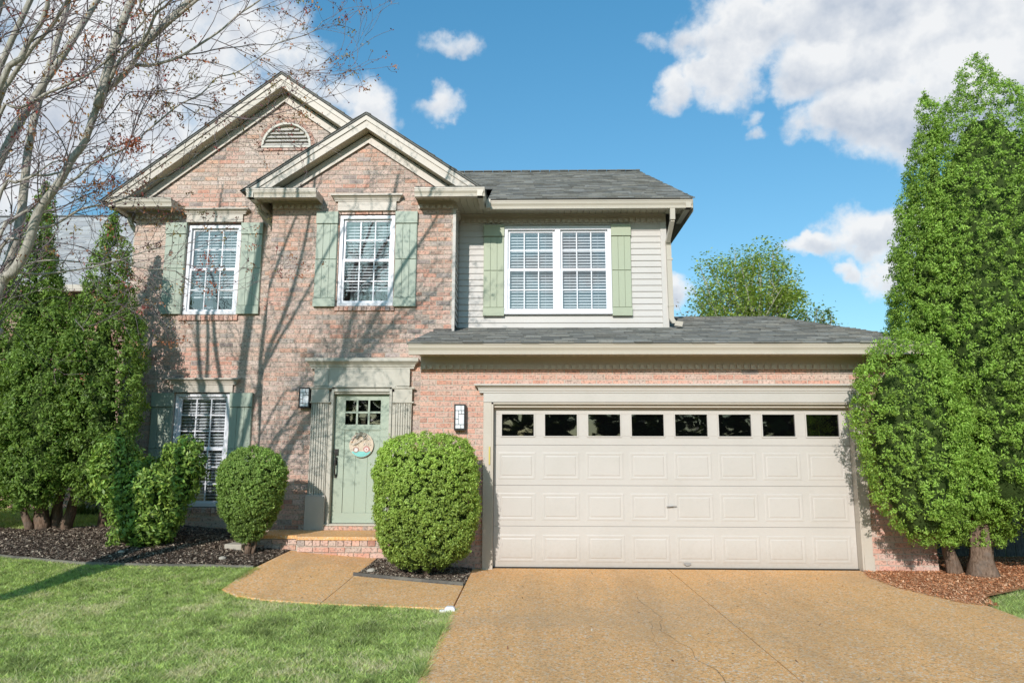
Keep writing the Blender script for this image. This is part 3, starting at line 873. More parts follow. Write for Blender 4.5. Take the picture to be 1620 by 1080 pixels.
w_b = window(-2.90, -2.057, 3.66, 5.075, YB + .05, 2, blind_bottom=.15)
w_a = window(-5.44, -4.59, 3.61, 5.06, YA + .05, 2, blind_bottom=.17)
w_al = window(-5.445, -4.595, .672, 2.37, YA + .05, 3, blind_bottom=.0)
w_c = window(-.398, 1.309, 3.64, 5.075, YC - .005, 2, fr=.055, units=2, blind_bottom=.0)
for wn_, xs in ((w_b, [(-2.80, -2.62), (-2.50, -2.33), (-2.25, -2.10)]), (w_a, [(-5.35, -5.15), (-4.85, -4.66)])):
    yy = (YB if wn_ is w_b else YA) + .40; zz0 = 3.7
    for a, b in xs:
        cu = MB(); n = 7
        for i in range(n):
            xa = a + (b - a) * i / n; xb = a + (b - a) * (i + 1) / n; d = .02 * (i % 2)
            cu.add([(xa, yy + d, zz0), (xb, yy + .02 - d, zz0), (xb, yy + .02 - d, zz0 + .32), (xa, yy + d, zz0 + .32)], [(0, 1, 2, 3)])
        cu.build('curtain', CURTAIN, wn_, fix=False)


# white linings of the brick openings and heads above the windows
def hood(x0, x1, yw, z0, zc, z1, p=.085, m=TRIM):
    """flat head board z0..zc with a cornice zc..z1"""
    b = MB(); b.box(x0, x1, yw - .035, yw, z0, zc)
    o = b.build('window_head', m, house)
    c = MB(); h = z1 - zc
    c.cornice(x0, x1, yw, [(.045, zc), (.045, zc + h * .18), (.055, zc + h * .22), (.058, zc + h * .40), (.075, zc + h * .62), (.10, zc + h * .74), (.104, zc + h * .78), (.104, z1)])
    c.build('cornice', m, o)
    return o


hood(-2.935, -2.035, YB, 5.14, 5.285, 5.385)
hood(-5.465, -4.56, YA, 5.10, 5.225, 5.31)
hood(-5.47, -4.55, YA, 2.385, 2.50, 2.60)

# ---- garage opening: trims, head, door
tr = MB()
tr.box(-.605, -.50, -.035, 0, 0.01, 2.14); tr.box(-.50, -.475, -.03, .12, .01, 2.115)
tr.build('door_casing', TRIM, house)
tr = MB()
tr.box(4.225, 4.335, -.035, 0, 0.01, 2.14); tr.box(4.20, 4.225, -.03, .12, .01, 2.115)
tr.box(4.22, 4.345, -.045, -.036, 0.01, .20)
tr.build('door_casing', TRIM, house)
hd = MB(); hd.box(-.605, 4.335, -.045, 0, 2.141, 2.262)
gh = hd.build('garage_head', TRIML, house)
c = MB(); c.cornice(-.605, 4.335, 0, [(.055, 2.262), (.055, 2.285), (.066, 2.29), (.070, 2.318), (.09, 2.345), (.118, 2.352), (.122, 2.356), (.122, 2.375)])
c.build('cornice', TRIML, gh)
hd = MB(); hd.box(-.475, 4.20, -.028, .0, 2.115, 2.14); hd.box(-.475, 4.20, .02, .12, 2.075, 2.139); hd.box(-.475, 4.2, .004, .02, 2.10, 2.12)
hd.build('door_stop', TRIM, gh)

gd = empty('x', (0, 0, 0), '', '')
bpy.data.objects.remove(gd)
bk = MB(); bk.box(-.474, 4.199, .135, .15, .012, 2.10)
gd = bk.build('garage_door', DOORG, house)
zb = [.018, .54, 1.06, 1.583, 2.075]
for i in range(4):
    s = MB(); z0, z1 = zb[i] + .0015, zb[i + 1] - .0015
    if i < 3:
        s.box(-.472, 4.197, .10, .134, z0, z1)
    else:
        s.box(-.472, 4.197, .10, .134, z0, 1.703); s.box(-.472, 4.197, .10, .134, 1.989, z1)
        e = -.472
        for k in range(8):
            a = -.366 + .5735 * k
            s.box(e, a, .10, .134, 1.703, 1.989); e = a + .424
        s.box(e, 4.197, .10, .134, 1.703, 1.989)
    s.build('door_section', DOORG, gd, bevel=.003)


def raised_panel(x0, x1, z0, z1, y):
    q = MB(); vs = []
    for ins, d in ((0, 0), (.012, -.003), (.026, -.003), (.044, .0), (.060, -.005)):
        vs += [(x0 + ins, y + d, z0 + ins), (x1 - ins, y + d, z0 + ins), (x1 - ins, y + d, z1 - ins), (x0 + ins, y + d, z1 - ins)]
    fs = []
    for i in range(4):
        for k in range(4): fs.append((4 * i + k, 4 * i + (k + 1) % 4, 4 * i + 4 + (k + 1) % 4, 4 * i + 4 + k))
    fs.append((16, 17, 18, 19)); q.add(vs, fs)
    return q


for za, zc_ in ((1.136, 1.49), (.612, .962), (.090, .434)):
    for k in range(8):
        raised_panel(-.415 + .578 * k, .08 + .578 * k, za, zc_, .0998).build('raised_panel', DOORG, gd)
for k in range(8):
    a = -.366 + .5735 * k
    q = MB()
    for ins, w_, d in ((-.012, .012, -.010),):
        q.box(a - .016, a, .088, .0995, 1.687, 2.005); q.box(a + .424, a + .44, .088, .0995, 1.687, 2.005)
        q.box(a, a + .424, .088, .0995, 1.687, 1.703); q.box(a, a + .424, .088, .0995, 1.989, 2.005)
    q.build('pane_frame', DOORG, gd)
    raw_mesh('window_pane', [(a, .112, 1.703), (a + .424, .112, 1.703), (a + .424, .112, 1.989), (a, .112, 1.989)], [(0, 1, 2, 3)], GLASSD, gd)
    q = MB(); q.box(a - .01, a + .434, .128, .1345, 1.695, 1.997); q.build('pane_backing', DARKIN, gd)
q = MB(); q.box(1.83, 1.87, .075, .098, .790, .806); q.tube([(1.78, .068, .798), (1.91, .062, .806)], .009, .005, 6); q.build('lock_handle', GREYM, gd)
q = MB(); q.box(1.98, 2.07, .07, .098, .074, .090); q.box(2.0, 2.05, .074, .098, .058, .073); q.build('lift_handle', GREYM, gd)
q = MB(); q.box(-.474, 4.199, .07, .10, .014, .030); q.build('bottom_seal', BLACKM, gd)
q = MB(); q.box(-.53, -.512, -.052, -.036, 1.33, 1.56); q.build('strike_plate', BRASS, house)


# ---- gutters
def gutter(axis, a, b, f, zb_, h=.13, d=.11, sgn=1, name='gutter'):
    """K-style gutter; axis 'x' runs along x with its front at y=f, axis 'y' runs along y with its front at x=f (sgn: side of the house)"""
    prof = [(0, h), (0, h - .016), (.010, h - .022), (.012, h - .05), (.030, h - .085), (.034, .012), (.026, .004), (.026, 0), (d, 0), (d, h), (d - .008, h), (d - .008, h - .03), (.008, h - .03), (.008, h)]
    m_ = MB()
    if axis == 'x': m_.prism([(f + p, zb_ + z) for p, z in prof], 'x', a, b)
    else: m_.prism([(f + sgn * p, zb_ + z) for p, z in prof], 'y', a, b)
    return m_.build(name, GUTTER, house)


ZE = 5.24
gutter('x', -1.555, 5.25, -.43, 2.727, .135)
gutter('x', -4.235, -3.18, .62, ZE); gutter('y', .63, 1.36, -4.235, ZE, sgn=1)
gutter('x', -1.705, -.66, .62, ZE); gutter('y', .63, 1.235, -.66, ZE, sgn=-1)
gutter('x', -6.55, -5.55, .98, ZE); gutter('y', .99, 3.5, -6.55, ZE, sgn=1)
gutter('x', -.659, 2.535, 1.15, ZE - .012); gutter('y', 1.16, 1.95, 2.535, ZE - .012, sgn=-1)


m_ = MB(); m_.box(-.672, -.60, 1.128, 1.29, 5.232, 5.374); m_.build('gutter_corner', GUTTER, house)


# ---- soffits, friezes and dentils
def soffit(x0, x1, y0, y1, z, step=.1):
    m_ = MB(); x = x0
    while x < x1 - .005:
        m_.box(x, min(x + step - .007, x1), y0, y1, z, z + .012); x += step
    m_.box(x0, x1, y0 + .005, y1, z + .013, z + .02)
    return stuff(m_.build('soffit', SOFFIT, house))


def frieze(x0, x1, y, z0, z1, dent=True, pitch=.0905):
    m_ = MB(); m_.box(x0, x1, y - .025, y, z0, z1); m_.box(x0, x1, y - .035, y - .0255, z1 - .035, z1)
    o = m_.build('frieze_board', TRIM, house)
    if dent:
        d = MB(); x = x0 + .02
        while x + .05 < x1:
            d.box(x, x + .05, y - .055, y - .0255, z0 + .004, z0 + .062); x += pitch
        stuff(d.build('dentil_row', TRIM, o))
    return o


soffit(-1.45, 5.2, -.33, -.03, 2.745); frieze(-1.45, 5.16, -.001, 2.575, 2.745)
soffit(-1.13, 2.42, 1.25, YC, 5.285); frieze(-1.12, 2.19, YC - .001, 5.135, 5.285)
soffit(-4.12, -3.18, .72, YB, 5.285); frieze(-3.95, -3.185, YB - .001, 5.175, 5.285)
soffit(-1.70, -1.155, .72, YB, 5.285); frieze(-1.695, -1.15, YB - .001, 5.165, 5.285)
soffit(-1.15, -.76, .73, 1.25, 5.282)
soffit(-6.44, -5.55, 1.08, YA, 5.285); frieze(-6.30, -5.56, YA - .001, 5.15, 5.285)
# frieze along the side of the entry block
m_ = MB(); m_.box(-1.15, -1.125, YB + .001, YC - .03, 5.165, 5.28)
sf = m_.build('frieze_board', TRIM, house)
m_ = MB(); y = YB + .02
while y < YC - .06: m_.box(-1.124, -1.095, y, y + .05, 5.17, 5.23); y += .09
stuff(m_.build('dentil_row', TRIM, sf))
# ends of the boxed eave returns
for a, b, yy, yw in ((-3.19, -3.181, .73, YB), (-1.704, -1.695, .73, YB), (-5.56, -5.551, 1.09, YA), (-4.13, -4.12, YB - .28, YA)):
    m_ = MB(); m_.box(a, b, yy, yw, 5.245, 5.37); m_.build('return_end_cap', TRIM, house)


# ---- rakes of the two gables
def rake(ax, az, sl, sr, xl, xr, y0, yw, zcut=5.385):
    def side(s, x_end, sg):
        def off(t):   # outline of a band t0..t1 below the roof line on this side
            return lambda x: az - t - s * abs(x - ax)
        def band(t0, t1):
            f0, f1 = off(t0), off(t1)
            pts = [(ax, az - t0)]
            xe0 = ax + sg * min(abs(x_end - ax), (az - t0 - zcut) / s)
            xe1 = ax + sg * min(abs(x_end - ax), (az - t1 - zcut) / s)
            pts += [(xe0, f0(xe0)), (xe1, f1(xe1)), (ax, az - t1)]
            return pts
        return band
    for s, xe, sg in ((sl, xl, -1), (sr, xr, 1)):
        band = side(s, xe, sg)
        m1 = MB(); m1.prism(band(.022, .095), 'y', y0 - .03, y0 + .0); m1.build('rake_moulding', TRIM, house)
        m1 = MB(); m1.prism(band(.096, .215), 'y', y0 - .012, y0 + .012); m1.build('rake_board', TRIM, house)
        m1 = MB(); m1.prism(band(.205, .212), 'y', y0 + .013, yw); m1.build('rake_soffit', SOFFIT, house)
        m1 = MB(); m1.prism(band(.235, .365), 'y', yw - .03, yw - .001); m1.prism(band(.352, .385), 'y', yw - .04, yw - .0305); m1.build('rake_frieze', TRIM, house)


rake(-2.50, 6.62, .67, .68, -4.35, -.68, .80, YB)
rake(-3.99, 7.517, .78, .70, -6.74, -1.6, 1.17, YA)


# ---- roofs: deck plus individual shingles
def shingles(parent, O, U, V, wfun, vlen, exposure=.135, wid=.24, seed=1, jitter=.35):
    """O origin, U unit along the eave, V unit up the slope; wfun(v) -> (u0,u1)"""
    rr = random.Random(seed); O = Vector(O); U = Vector(U).normalized(); V = Vector(V).normalized(); N = U.cross(V).normalized()
    if N.z < 0: N = -N
    vs = []; fs = []; cs = []
    v = -.02; k = 0
    while v < vlen:
        u0, u1 = wfun(max(v, 0)); u = u0 - rr.random() * wid
        while u < u1:
            w = wid * rr.uniform(1 - jitter, 1 + jitter)
            a = max(u, u0); b = min(u + w - .004, u1); u += w
            if b - a < .03: continue
            th = rr.choice((.008, .008, .015, .018)); g = rr.choice((.08, .12, .16, .20, .27)) * rr.uniform(.85, 1.15)
            col = (g * 1.02, g * .99, g * .89); top = min(v + exposure + .02, vlen)
            lo = O + V * (v + rr.uniform(-.004, .004)); hi = O + V * top
            p = [lo + U * a, lo + U * b, hi + U * b, hi + U * a]
            q = [p[0] + N * th, p[1] + N * th, p[2] + N * .004, p[3] + N * .004]
            n = len(vs); vs += p[:2] + q; fs += [(n, n + 1, n + 3, n + 2), (n + 2, n + 3, n + 4, n + 5), (n, n + 2, n + 5), (n + 1, n + 4, n + 3)]
            cs += [col] * 6
        v += exposure; k += 1
    o = raw_mesh('shingle_course', vs, fs, SHINGLE, parent, cs)
    stuff(o); return o


GREY = (.11, .11, .105)
# garage roof
zf = 2.868; s = .27
m_ = MB()
P = [(-1.56, -.40, zf), (5.22, -.40, zf), (4.62, 3.73, zf + s * 4.13), (2.0, 3.73, zf + s * 4.13), (-1.42, 3.73, zf + s * 4.13), (-1.42, 1.0, zf + s * 1.4)]
m_.add(P + [(p[0], p[1], p[2] - .03) for p in P], [(0, 1, 2, 3, 4, 5), (11, 10, 9, 8, 7, 6)] + [(i, i + 6, (i + 1) % 6 + 6, (i + 1) % 6) for i in range(6)], GREY)
m_.add([(4.62, 3.73, zf + s * 4.13), (2.0, 3.73, zf + s * 4.13), (2.0, 8.2, zf), (5.22, 8.2, zf)], [(0, 1, 2, 3)], GREY)
m_.add([(5.22, -.40, zf - .01), (5.22, 8.2, zf - .01), (4.62, 3.73, zf + s * 4.13 - .01)], [(0, 1, 2)], GREY)
gr = m_.build('garage_roof', SHINGLE, house, fix=False)
L = math.hypot(1, s)
shingles(gr, (0, -.43, zf + .002), (1, 0, 0), (0, 1, s), lambda v: (-1.575 + .11 * min(1, v / 1.5), 5.235 - .148 * v / L), 4.13 * L, seed=3)
m_ = MB()
for i in range(11):
    x = 2.25 + i * .22
    m_.box(x, min(x + .21, 4.62), 3.66, 3.82, zf + s * 4.13 - .005, zf + s * 4.13 + .014 + .004 * (i % 2), GREY)
m_.build('ridge_cap', SHINGLE, gr)
m_ = MB()     # metal drip edge
m_.box(-1.57, 5.22, -.415, -.405, zf - .02, zf + .005)
m_.build('drip_edge', GUTTER, gr)
m_ = MB(); m_.add([(-1.155, .97, 3.2), (2.19, YC - .02, 3.38), (2.19, YC - .02, 3.47), (-1.15, YC - .02, 3.47)], [(0, 1, 2, 3)])
# main roof
zf2 = 5.375; s2 = .497
m_ = MB(); d_ = 6.3 - 1.15
m_.add([(-.63, 1.18, zf2), (2.55, 1.18, zf2), (2.55, 6.3, zf2 + s2 * d_), (-5.4, 6.3, zf2 + s2 * d_), (-5.4, 2.6, zf2 + s2 * 1.45), (-.63, 2.6, zf2 + s2 * 1.45)], [(0, 1, 2, 3, 4, 5)], GREY)
m_.add([(2.55, 6.3, zf2 + s2 * d_), (-5.4, 6.3, zf2 + s2 * d_), (-5.4, 11.45, zf2), (2.55, 11.45, zf2)], [(0, 1, 2, 3)], GREY)
m_.add([(-6.4, 3.0, 5.4), (-5.4, 6.3, zf2 + s2 * d_), (-6.4, 11.45, zf2)], [(0, 1, 2)], GREY)
mr = m_.build('main_roof', SHINGLE, house, fix=False)
L2 = math.hypot(1, s2)
shingles(mr, (0, 1.15, zf2 + .002), (1, 0, 0), (0, 1, s2), lambda v: (-2.2 if v > 1.6 else -.64, 2.56), d_ * L2, seed=5)
m_ = MB()
for i in range(24):
    x = -2.6 + i * .22
    m_.box(x, min(x + .21, 2.56), 6.22, 6.39, zf2 + s2 * d_ - .005, zf2 + s2 * d_ + .014 + .004 * (i % 2), GREY)
m_.build('ridge_cap', SHINGLE, mr)
m_ = MB(); m_.add([(2.54, 1.18, zf2 - .2), (2.54, 11.4, zf2 - .2), (2.54, 11.4, zf2), (2.54, 6.3, zf2 + s2 * d_ - .01), (2.54, 1.18, zf2 - .01)], [(0, 1, 2, 3, 4)])
m_.build('gable_rake', TRIM, mr, fix=False)
# gable roofs (seen edge-on)
for nm, ax, az, sl, sr, xl, xr, y0, y1 in (('entry_roof', -2.50, 6.64, .67, .68, -4.36, -.67, .76, 4.2), ('left_roof', -3.99, 7.537, .78, .70, -6.76, -1.2, 1.13, 5.8)):
    m_ = MB()
    for sl_, xe in ((sl, xl), (sr, xr)):
        ze = az - sl_ * abs(xe - ax)
        yfar = y1
        m_.add([(ax, y0, az), (xe, y0, ze), (xe, yfar, ze), (ax, yfar, az), (ax, y0, az - .03), (xe, y0, ze - .03), (xe, yfar, ze - .03), (ax, yfar, az - .03)],
               [(0, 1, 2, 3), (7, 6, 5, 4), (0, 4, 5, 1), (1, 5, 6, 2), (3, 2, 6, 7)], GREY)
    gro = m_.build(nm, SHINGLE, house, fix=False)
    for sl_, xe, sg in ((sl, xl, -1), (sr, xr, 1)):
        Ls = abs(xe - ax) * math.hypot(1, sl_)
        zc = az - sl_ * abs(xe - ax)
        shingles(gro, (xe, y0, zc + .002), (0, 1, 0), (-sg, 0, sl_), lambda v: (-.012, min(y1 - y0, 3.2)), Ls, seed=int(9 + sg))
# small shingled roofs on the eave returns
for a, b, yf, yw in ((-4.20, -3.20, .66, YB), (-1.69, -.70, .66, YB), (-6.52, -5.57, 1.02, YA)):
    m_ = MB()
    m_.add([(a, yf, 5.372), (b, yf, 5.372), (b - .02, yw, 5.385), (a + .3, yw, 5.385), ((a + b) / 2 - .2, yw - .01, 5.46), ((a + b) / 2 + .2, yw - .01, 5.46)],
           [(0, 1, 5, 4), (1, 2, 5), (0, 4, 3), (2, 3, 4, 5)], GREY)
    rt = m_.build('return_roof', SHINGLE, house, fix=False)
    shingles(rt, (0, yf - .02, 5.376), (1, 0, 0), (0, 1, .26), lambda v, a=a, b=b: (a + v * .9, b - v * .7), (yw - yf), .12, .16, seed=int(a * 10) % 97)

# ---- siding
CT = MB(); CT.box(-1.162, -1.118, YB - .012, YB + .02, 3.25, 5.165); CT.build('corner_post', TRIML, house)
CT = MB(); CT.box(2.10, 2.195, YC - .022, YC + .02, 3.40, 5.14); CT.box(2.18, 2.20, YC + .02, YC + .1, 3.40, 5.14); CT.build('corner_post', SIDING, house)
bkw = MB()
for p_, q_, za, zb_ in ((-1.14, -.40, 3.2, 5.29), (1.31, 2.18, 3.2, 5.29), (-.40, 1.31, 3.2, 3.645), (-.40, 1.31, 5.07, 5.29)): bkw.box(p_, q_, YC + .012, YC + .10, za, zb_)
sw = bkw.build('siding_wall', SIDING, house)
PL = .1005
k = 0; z = 3.405
while z < 5.15:
    for p_, q_ in spans(-1.12, 2.10, z + PL / 2, [(-.40, 1.31, 3.60, 5.07)]):
        m_ = MB(); m_.prism([(YC + .011, z), (YC - .010, z), (YC - .010, z + .012), (YC + .006, z + PL + .004), (YC + .011, z + PL + .004)], 'x', p_, q_)
        m_.build('siding_plank', SIDING, sw, fix=True)
    z += PL; k += 1
bkw = MB(); bkw.box(-1.22, -1.152, YB + .12, YC + .1, 3.1, 5.29)
sw2 = bkw.build('siding_wall', SIDING, house)
z = 3.405
while z < 5.15:
    m_ = MB(); m_.prism([(-1.151, z), (-1.128, z), (-1.128, z + .012), (-1.146, z + PL + .004), (-1.151, z + PL + .004)], 'y', YB + .022, YC - .012)
    m_.build('siding_plank', SIDING, sw2); z += PL
shutter(-.728, -.402, YC - .012, 3.61, 5.095, SAGE)
shutter(1.313, 1.620, YC - .012, 3.61, 5.095, SAGE)
m_ = MB(); m_.add([(-1.15, YC - .05, 3.405), (2.19, YC - .05, 3.405), (2.19, YC - .012, 3.425), (-1.15, YC - .012, 3.425)], [(0, 1, 2, 3)]); m_.build('wall_flashing', GUTTER, house, fix=False)
# dark strip where the garage roof meets the brick
m_ = MB()
for i in range(9):
    y = -.02 + .0 * i
m_.box(-1.43, -1.155, YB - .014, YB - .002, 3.22, 3.30); m_.build('roof_joint_strip', DARKB, house)

# ---- downspouts
m_ = MB()


def strap_pipe(mb, pts, w=.038, d=.03):
    """rectangular pipe along points in the x-z plane facing the front"""
    for (x0, y0, z0), (x1, y1, z1) in zip(pts[:-1], pts[1:]):
        dx, dy, dz = x1 - x0, y1 - y0, z1 - z0
        if abs(dz) > abs(dx) and abs(dz) > abs(dy): ax_ = ((w, 0, 0), (0, d, 0))
        else:
            n_ = Vector((dx, dy, dz)).normalized(); sdir = Vector((0, 1, 0)) if abs(dx) > abs(dy) else Vector((1, 0, 0))
            o_ = n_.cross(sdir).normalized(); ax_ = (tuple(o_ * w), tuple(sdir * d))
        vs = []
        for X in ((x0, y0, z0), (x1, y1, z1)):
            for sa, sb in ((-1, -1), (1, -1), (1, 1), (-1, 1)):
                vs.append(tuple(X[i] + sa * ax_[0][i] + sb * ax_[1][i] for i in range(3)))
        mb.add(vs, [(0, 1, 2, 3), (7, 6, 5, 4), (0, 4, 5, 1), (1, 5, 6, 2), (2, 6, 7, 3), (3, 7, 4, 0)])


strap_pipe(m_, [(-4.17, .95, 5.24), (-4.17, 1.0, 5.16), (-4.0, 1.22, 4.98), (-4.0, 1.30, 4.9), (-4.0, 1.32, .55), (-4.0, 1.2, .42), (-4.0, .95, .36)])
for z in (4.6, 3.3, 1.9, .9): m_.box(-4.045, -3.955, 1.285, 1.37, z, z + .03)
m_.build('downspout', GUTTER, house)
m_ = MB()
strap_pipe(m_, [(2.22, 1.21, 5.235), (2.22, 1.22, 5.05), (2.20, YC - .10, 4.80), (2.215, YC - .05, 4.74), (2.225, YC - .05, 3.56), (2.26, YC - .12, 3.47), (2.36, YC - .2, 3.44)])
for z in (4.5, 3.75): m_.box(2.18, 2.27, YC - .085, YC, z, z + .03)
m_.build('downspout', GUTTER, house)
m_ = MB()
strap_pipe(m_, [(-6.46, 1.5, 5.24), (-6.46, 1.5, 5.14), (-6.36, 1.55, 4.98), (-6.36, 1.56, .5)])
m_.build('downspout', GUTTER, house)

# ---- plain side and rear walls
m_ = MB()
m_.box(-6.29, -6.20, YA + .101, 11.4, .05, 5.38); m_.box(-6.19, 2.1, 11.3, 11.4, -.05, 5.38); m_.box(2.10, 2.18, YC + .101, 11.29, -.05, 5.6)
m_.box(5.06, 5.15, .101, 8.1, -.05, 2.86); m_.box(2.2, 5.05, 8.0, 8.1, -.05, 2.86); m_.box(-1.449, -1.40, .101, 1.0, -.05, 2.9)
m_.box(-3.949, -3.87, YB + .101, YA + .01, .1, 5.7); m_.box(-1.23, -1.16, YB + .101, YC + .3, .1, 5.7)
m_.box(-3.86, -1.24, 2.6, 2.66, .1, 6.3)
m_.build('side_walls', MORTAR, house, fix=False)
m_ = MB(); m_.add([(2.14, YC, 5.5), (2.14, 11.4, 5.5), (2.14, 6.3, zf2 + s2 * d_ - .05)], [(0, 1, 2)])
m_.build('gable_siding', SIDING, house, fix=False)

# ---- entry: porch, surround, door
m_ = MB(); m_.prism([(-3.66, .25), (-3.10, .25), (-3.06, .13), (-1.47, .13), (-1.47, .99), (-3.66, .99)], 'z', .345, .388)
po = m_.build('porch', AGG, house)
m_ = MB(); m_.prism([(-3.63, .28), (-3.08, .28), (-3.04, .165), (-1.48, .165), (-1.48, .98), (-3.63, .98)], 'z', .0, .344); m_.build('porch_base', MORTAR, po)
m_ = MB()
x = -3.055
while x < -1.5:
    z = .13
    c_ = bcol('g'); brick_box(m_, x, x + .095, .268, .345, .148, c_, .03)
    x += .104
for r_ in range(2):
    x = -3.05 - .1 * r_
    while x < -1.5:
        a, b = max(x, -3.05), x + BW - MJ
        brick_box(m_, a, b, .262 - (r_ + 1) * .072, .262 - r_ * .072 - .011, .148, bcol('g'), .03); x += BW
for r_ in range(3):
    x = -3.64 - .1 * (r_ % 2)
    while x < -3.10:
        a, b = max(x, -3.64), min(x + BW - MJ, -3.10)
        if b - a > .03: brick_box(m_, a, b, .345 - (r_ + 1) * .072, .345 - r_ * .072 - .011, .265, bcol('b'), .03)
        x += BW
stuff(m_.build('riser_bricks', BRICK, po))
th = MB()
x = -2.93
while x < -1.98:
    brick_box(th, x, x + .062, .389, .452, .915, bcol('g'), .12); x += .0705
th.box(-2.93, -1.975, .92, 1.1, .388, .449, (.45, .38, .3))
stuff(th.build('threshold_bricks', BRICK, po))

m_ = MB(); m_.box(-3.158, -1.765, .945, .999, 2.425, 2.70); m_.box(-2.945, -1.965, .925, .944, 2.425, 2.445)
es = m_.build('door_surround', TRIMD, house)
for xa, xb in ((-3.168, -2.96), (-1.95, -1.755)):
    m_ = MB(); m_.box(xa, xb, .93, .944, 2.445, 2.695); m_.build('frieze_block', TRIMD, es)
m_ = MB(); m_.cornice(-3.165, -1.758, .999, [(.06, 2.70), (.06, 2.722), (.072, 2.728), (.078, 2.755), (.10, 2.78), (.125, 2.80), (.13, 2.806), (.13, 2.85)]); m_.build('cornice', TRIMD, es)
for xa, xb in ((-3.19, -2.945), (-1.965, -1.722)):
    m_ = MB(); m_.box(xa, xb, .955, .999, .39, 2.424)
    n_ = 6; w = (xb - xa - .03) / n_
    for i in range(n_): m_.box(xa + .015 + i * w + .006, xa + .015 + (i + 1) * w - .006, .936, .9545, .88, 2.19)
    m_.box(xa, xa + .012, .936, .9545, .88, 2.19); m_.box(xb - .012, xb, .936, .9545, .88, 2.19)
    pil = m_.build('pilaster', TRIMD, es)
    m_ = MB(); m_.box(xa - .008, xb + .008, .918, .954, 2.215, 2.395); m_.cornice(xa, xb, .953, [(.028, 2.192), (.034, 2.198), (.034, 2.214)]); m_.cornice(xa, xb, .953, [(.036, 2.396), (.046, 2.41), (.046, 2.4245)]); m_.build('capital', TRIMD, pil)
    m_ = MB(); m_.box(xa - .022, xb + .015, .905, .954, .39, .862); m_.box(xa - .014, xb + .007, .912, .954, .8625, .879); m_.box(xa - .024, xb + .017, .901, .9045, .39, .60); m_.build('plinth', TRIML, pil)
m_ = MB(); m_.box(-2.944, -2.868, .96, 1.08, .452, 2.36); m_.box(-2.048, -1.966, .96, 1.08, .452, 2.36); m_.box(-2.868, -2.048, .96, 1.08, 2.33, 2.424)
m_.box(-2.90, -2.869, .93, .9595, .452, 2.40); m_.box(-2.047, -2.012, .93, .9595, .452, 2.40); m_.box(-2.869, -2.047, .93, .9595, 2.36, 2.40)
m_.box(-2.95, -1.96, .9, 1.08, .4495, .475)
m_.build('door_frame', TRIMD, es)

m_ = MB()
dx0, dx1, dz0, dz1 = -2.862, -2.054, .480, 2.326
gx0, gx1, gz0, gz1 = -2.711, -2.190, 1.885, 2.241
for b_ in ((dx0, dx1, dz0, .62), (dx0, gx0 - .001, .62, dz1), (gx1 + .001, dx1, .62, dz1), (gx0, gx1, gz1, dz1), (gx0, gx1, 1.80, gz0)):
    m_.box(b_[0], b_[1], 1.03, 1.075, b_[2], b_[3])
w = (gx1 - gx0) / 3
for i in range(3): m_.box(gx0 + i * w + .003, gx0 + (i + 1) * w - .003, 1.042, 1.07, .621, 1.7985)
m_.box(gx0, gx1, 1.05, 1.071, .621, 1.799)
m_.box(dx0 + .05, dx1 - .05, 1.024, 1.0295, 1.812, 1.832)
dr = m_.build('front_door', DOORP, house, bevel=.002)
cw = (gx1 - gx0) / 3; rh = (gz1 - gz0) / 2
for i in range(1, 3):
    q = MB(); q.box(gx0 + i * cw - .013, gx0 + i * cw + .013, 1.028, 1.062, gz0, gz1); q.build('glazing_bar', DOORP, dr)
q = MB(); q.box(gx0, gx1, 1.029, 1.061, gz0 + rh - .013, gz0 + rh + .013); q.build('glazing_bar', DOORP, dr)
for i in range(3):
    for j in range(2):
        a, b, c_, d = gx0 + i * cw, gx0 + (i + 1) * cw, gz0 + j * rh, gz0 + (j + 1) * rh
        raw_mesh('door_pane', [(a, 1.048, c_), (b, 1.048, c_), (b, 1.048, d), (a, 1.048, d)], [(0, 1, 2, 3)], GLASSD, dr)
q = MB(); q.box(gx0 - .02, gx1 + .02, 1.12, 1.14, gz0 - .02, gz1 + .02); q.build('unlit_room_sheet', DARKIN, dr)
q = MB(); q.box(-2.845, -2.79, 1.005, 1.0295, 1.44, 1.53); q.tube([(-2.817, 1.0, 1.485), (-2.817, 1.03, 1.485)], .018, sides=10); q.build('deadbolt', DARKB, dr)
q = MB()
q.box(-2.836, -2.80, 1.01, 1.0295, 1.30, 1.40); q.tube([(-2.818, 1.015, 1.37), (-2.818, .975, 1.375), (-2.818, .955, 1.33), (-2.818, .955, 1.23), (-2.818, .965, 1.17), (-2.818, 1.02, 1.15)], .012, sides=8)
q.tube([(-2.818, .98, 1.40), (-2.818, .985, 1.43)], .016, .01, 8); q.box(-2.835, -2.801, 1.012, 1.0295, 1.12, 1.17)
q.build('door_handle', DARKB, dr)
q = MB(); q.prism([(-2.478, 1.886), (-2.42, 1.886), (-2.415, 1.93), (-2.435, 1.955), (-2.465, 1.955), (-2.482, 1.93)], 'y', 1.07, 1.09, (.55, .35, .26)); q.build('window_ornament', PLAIN, dr)


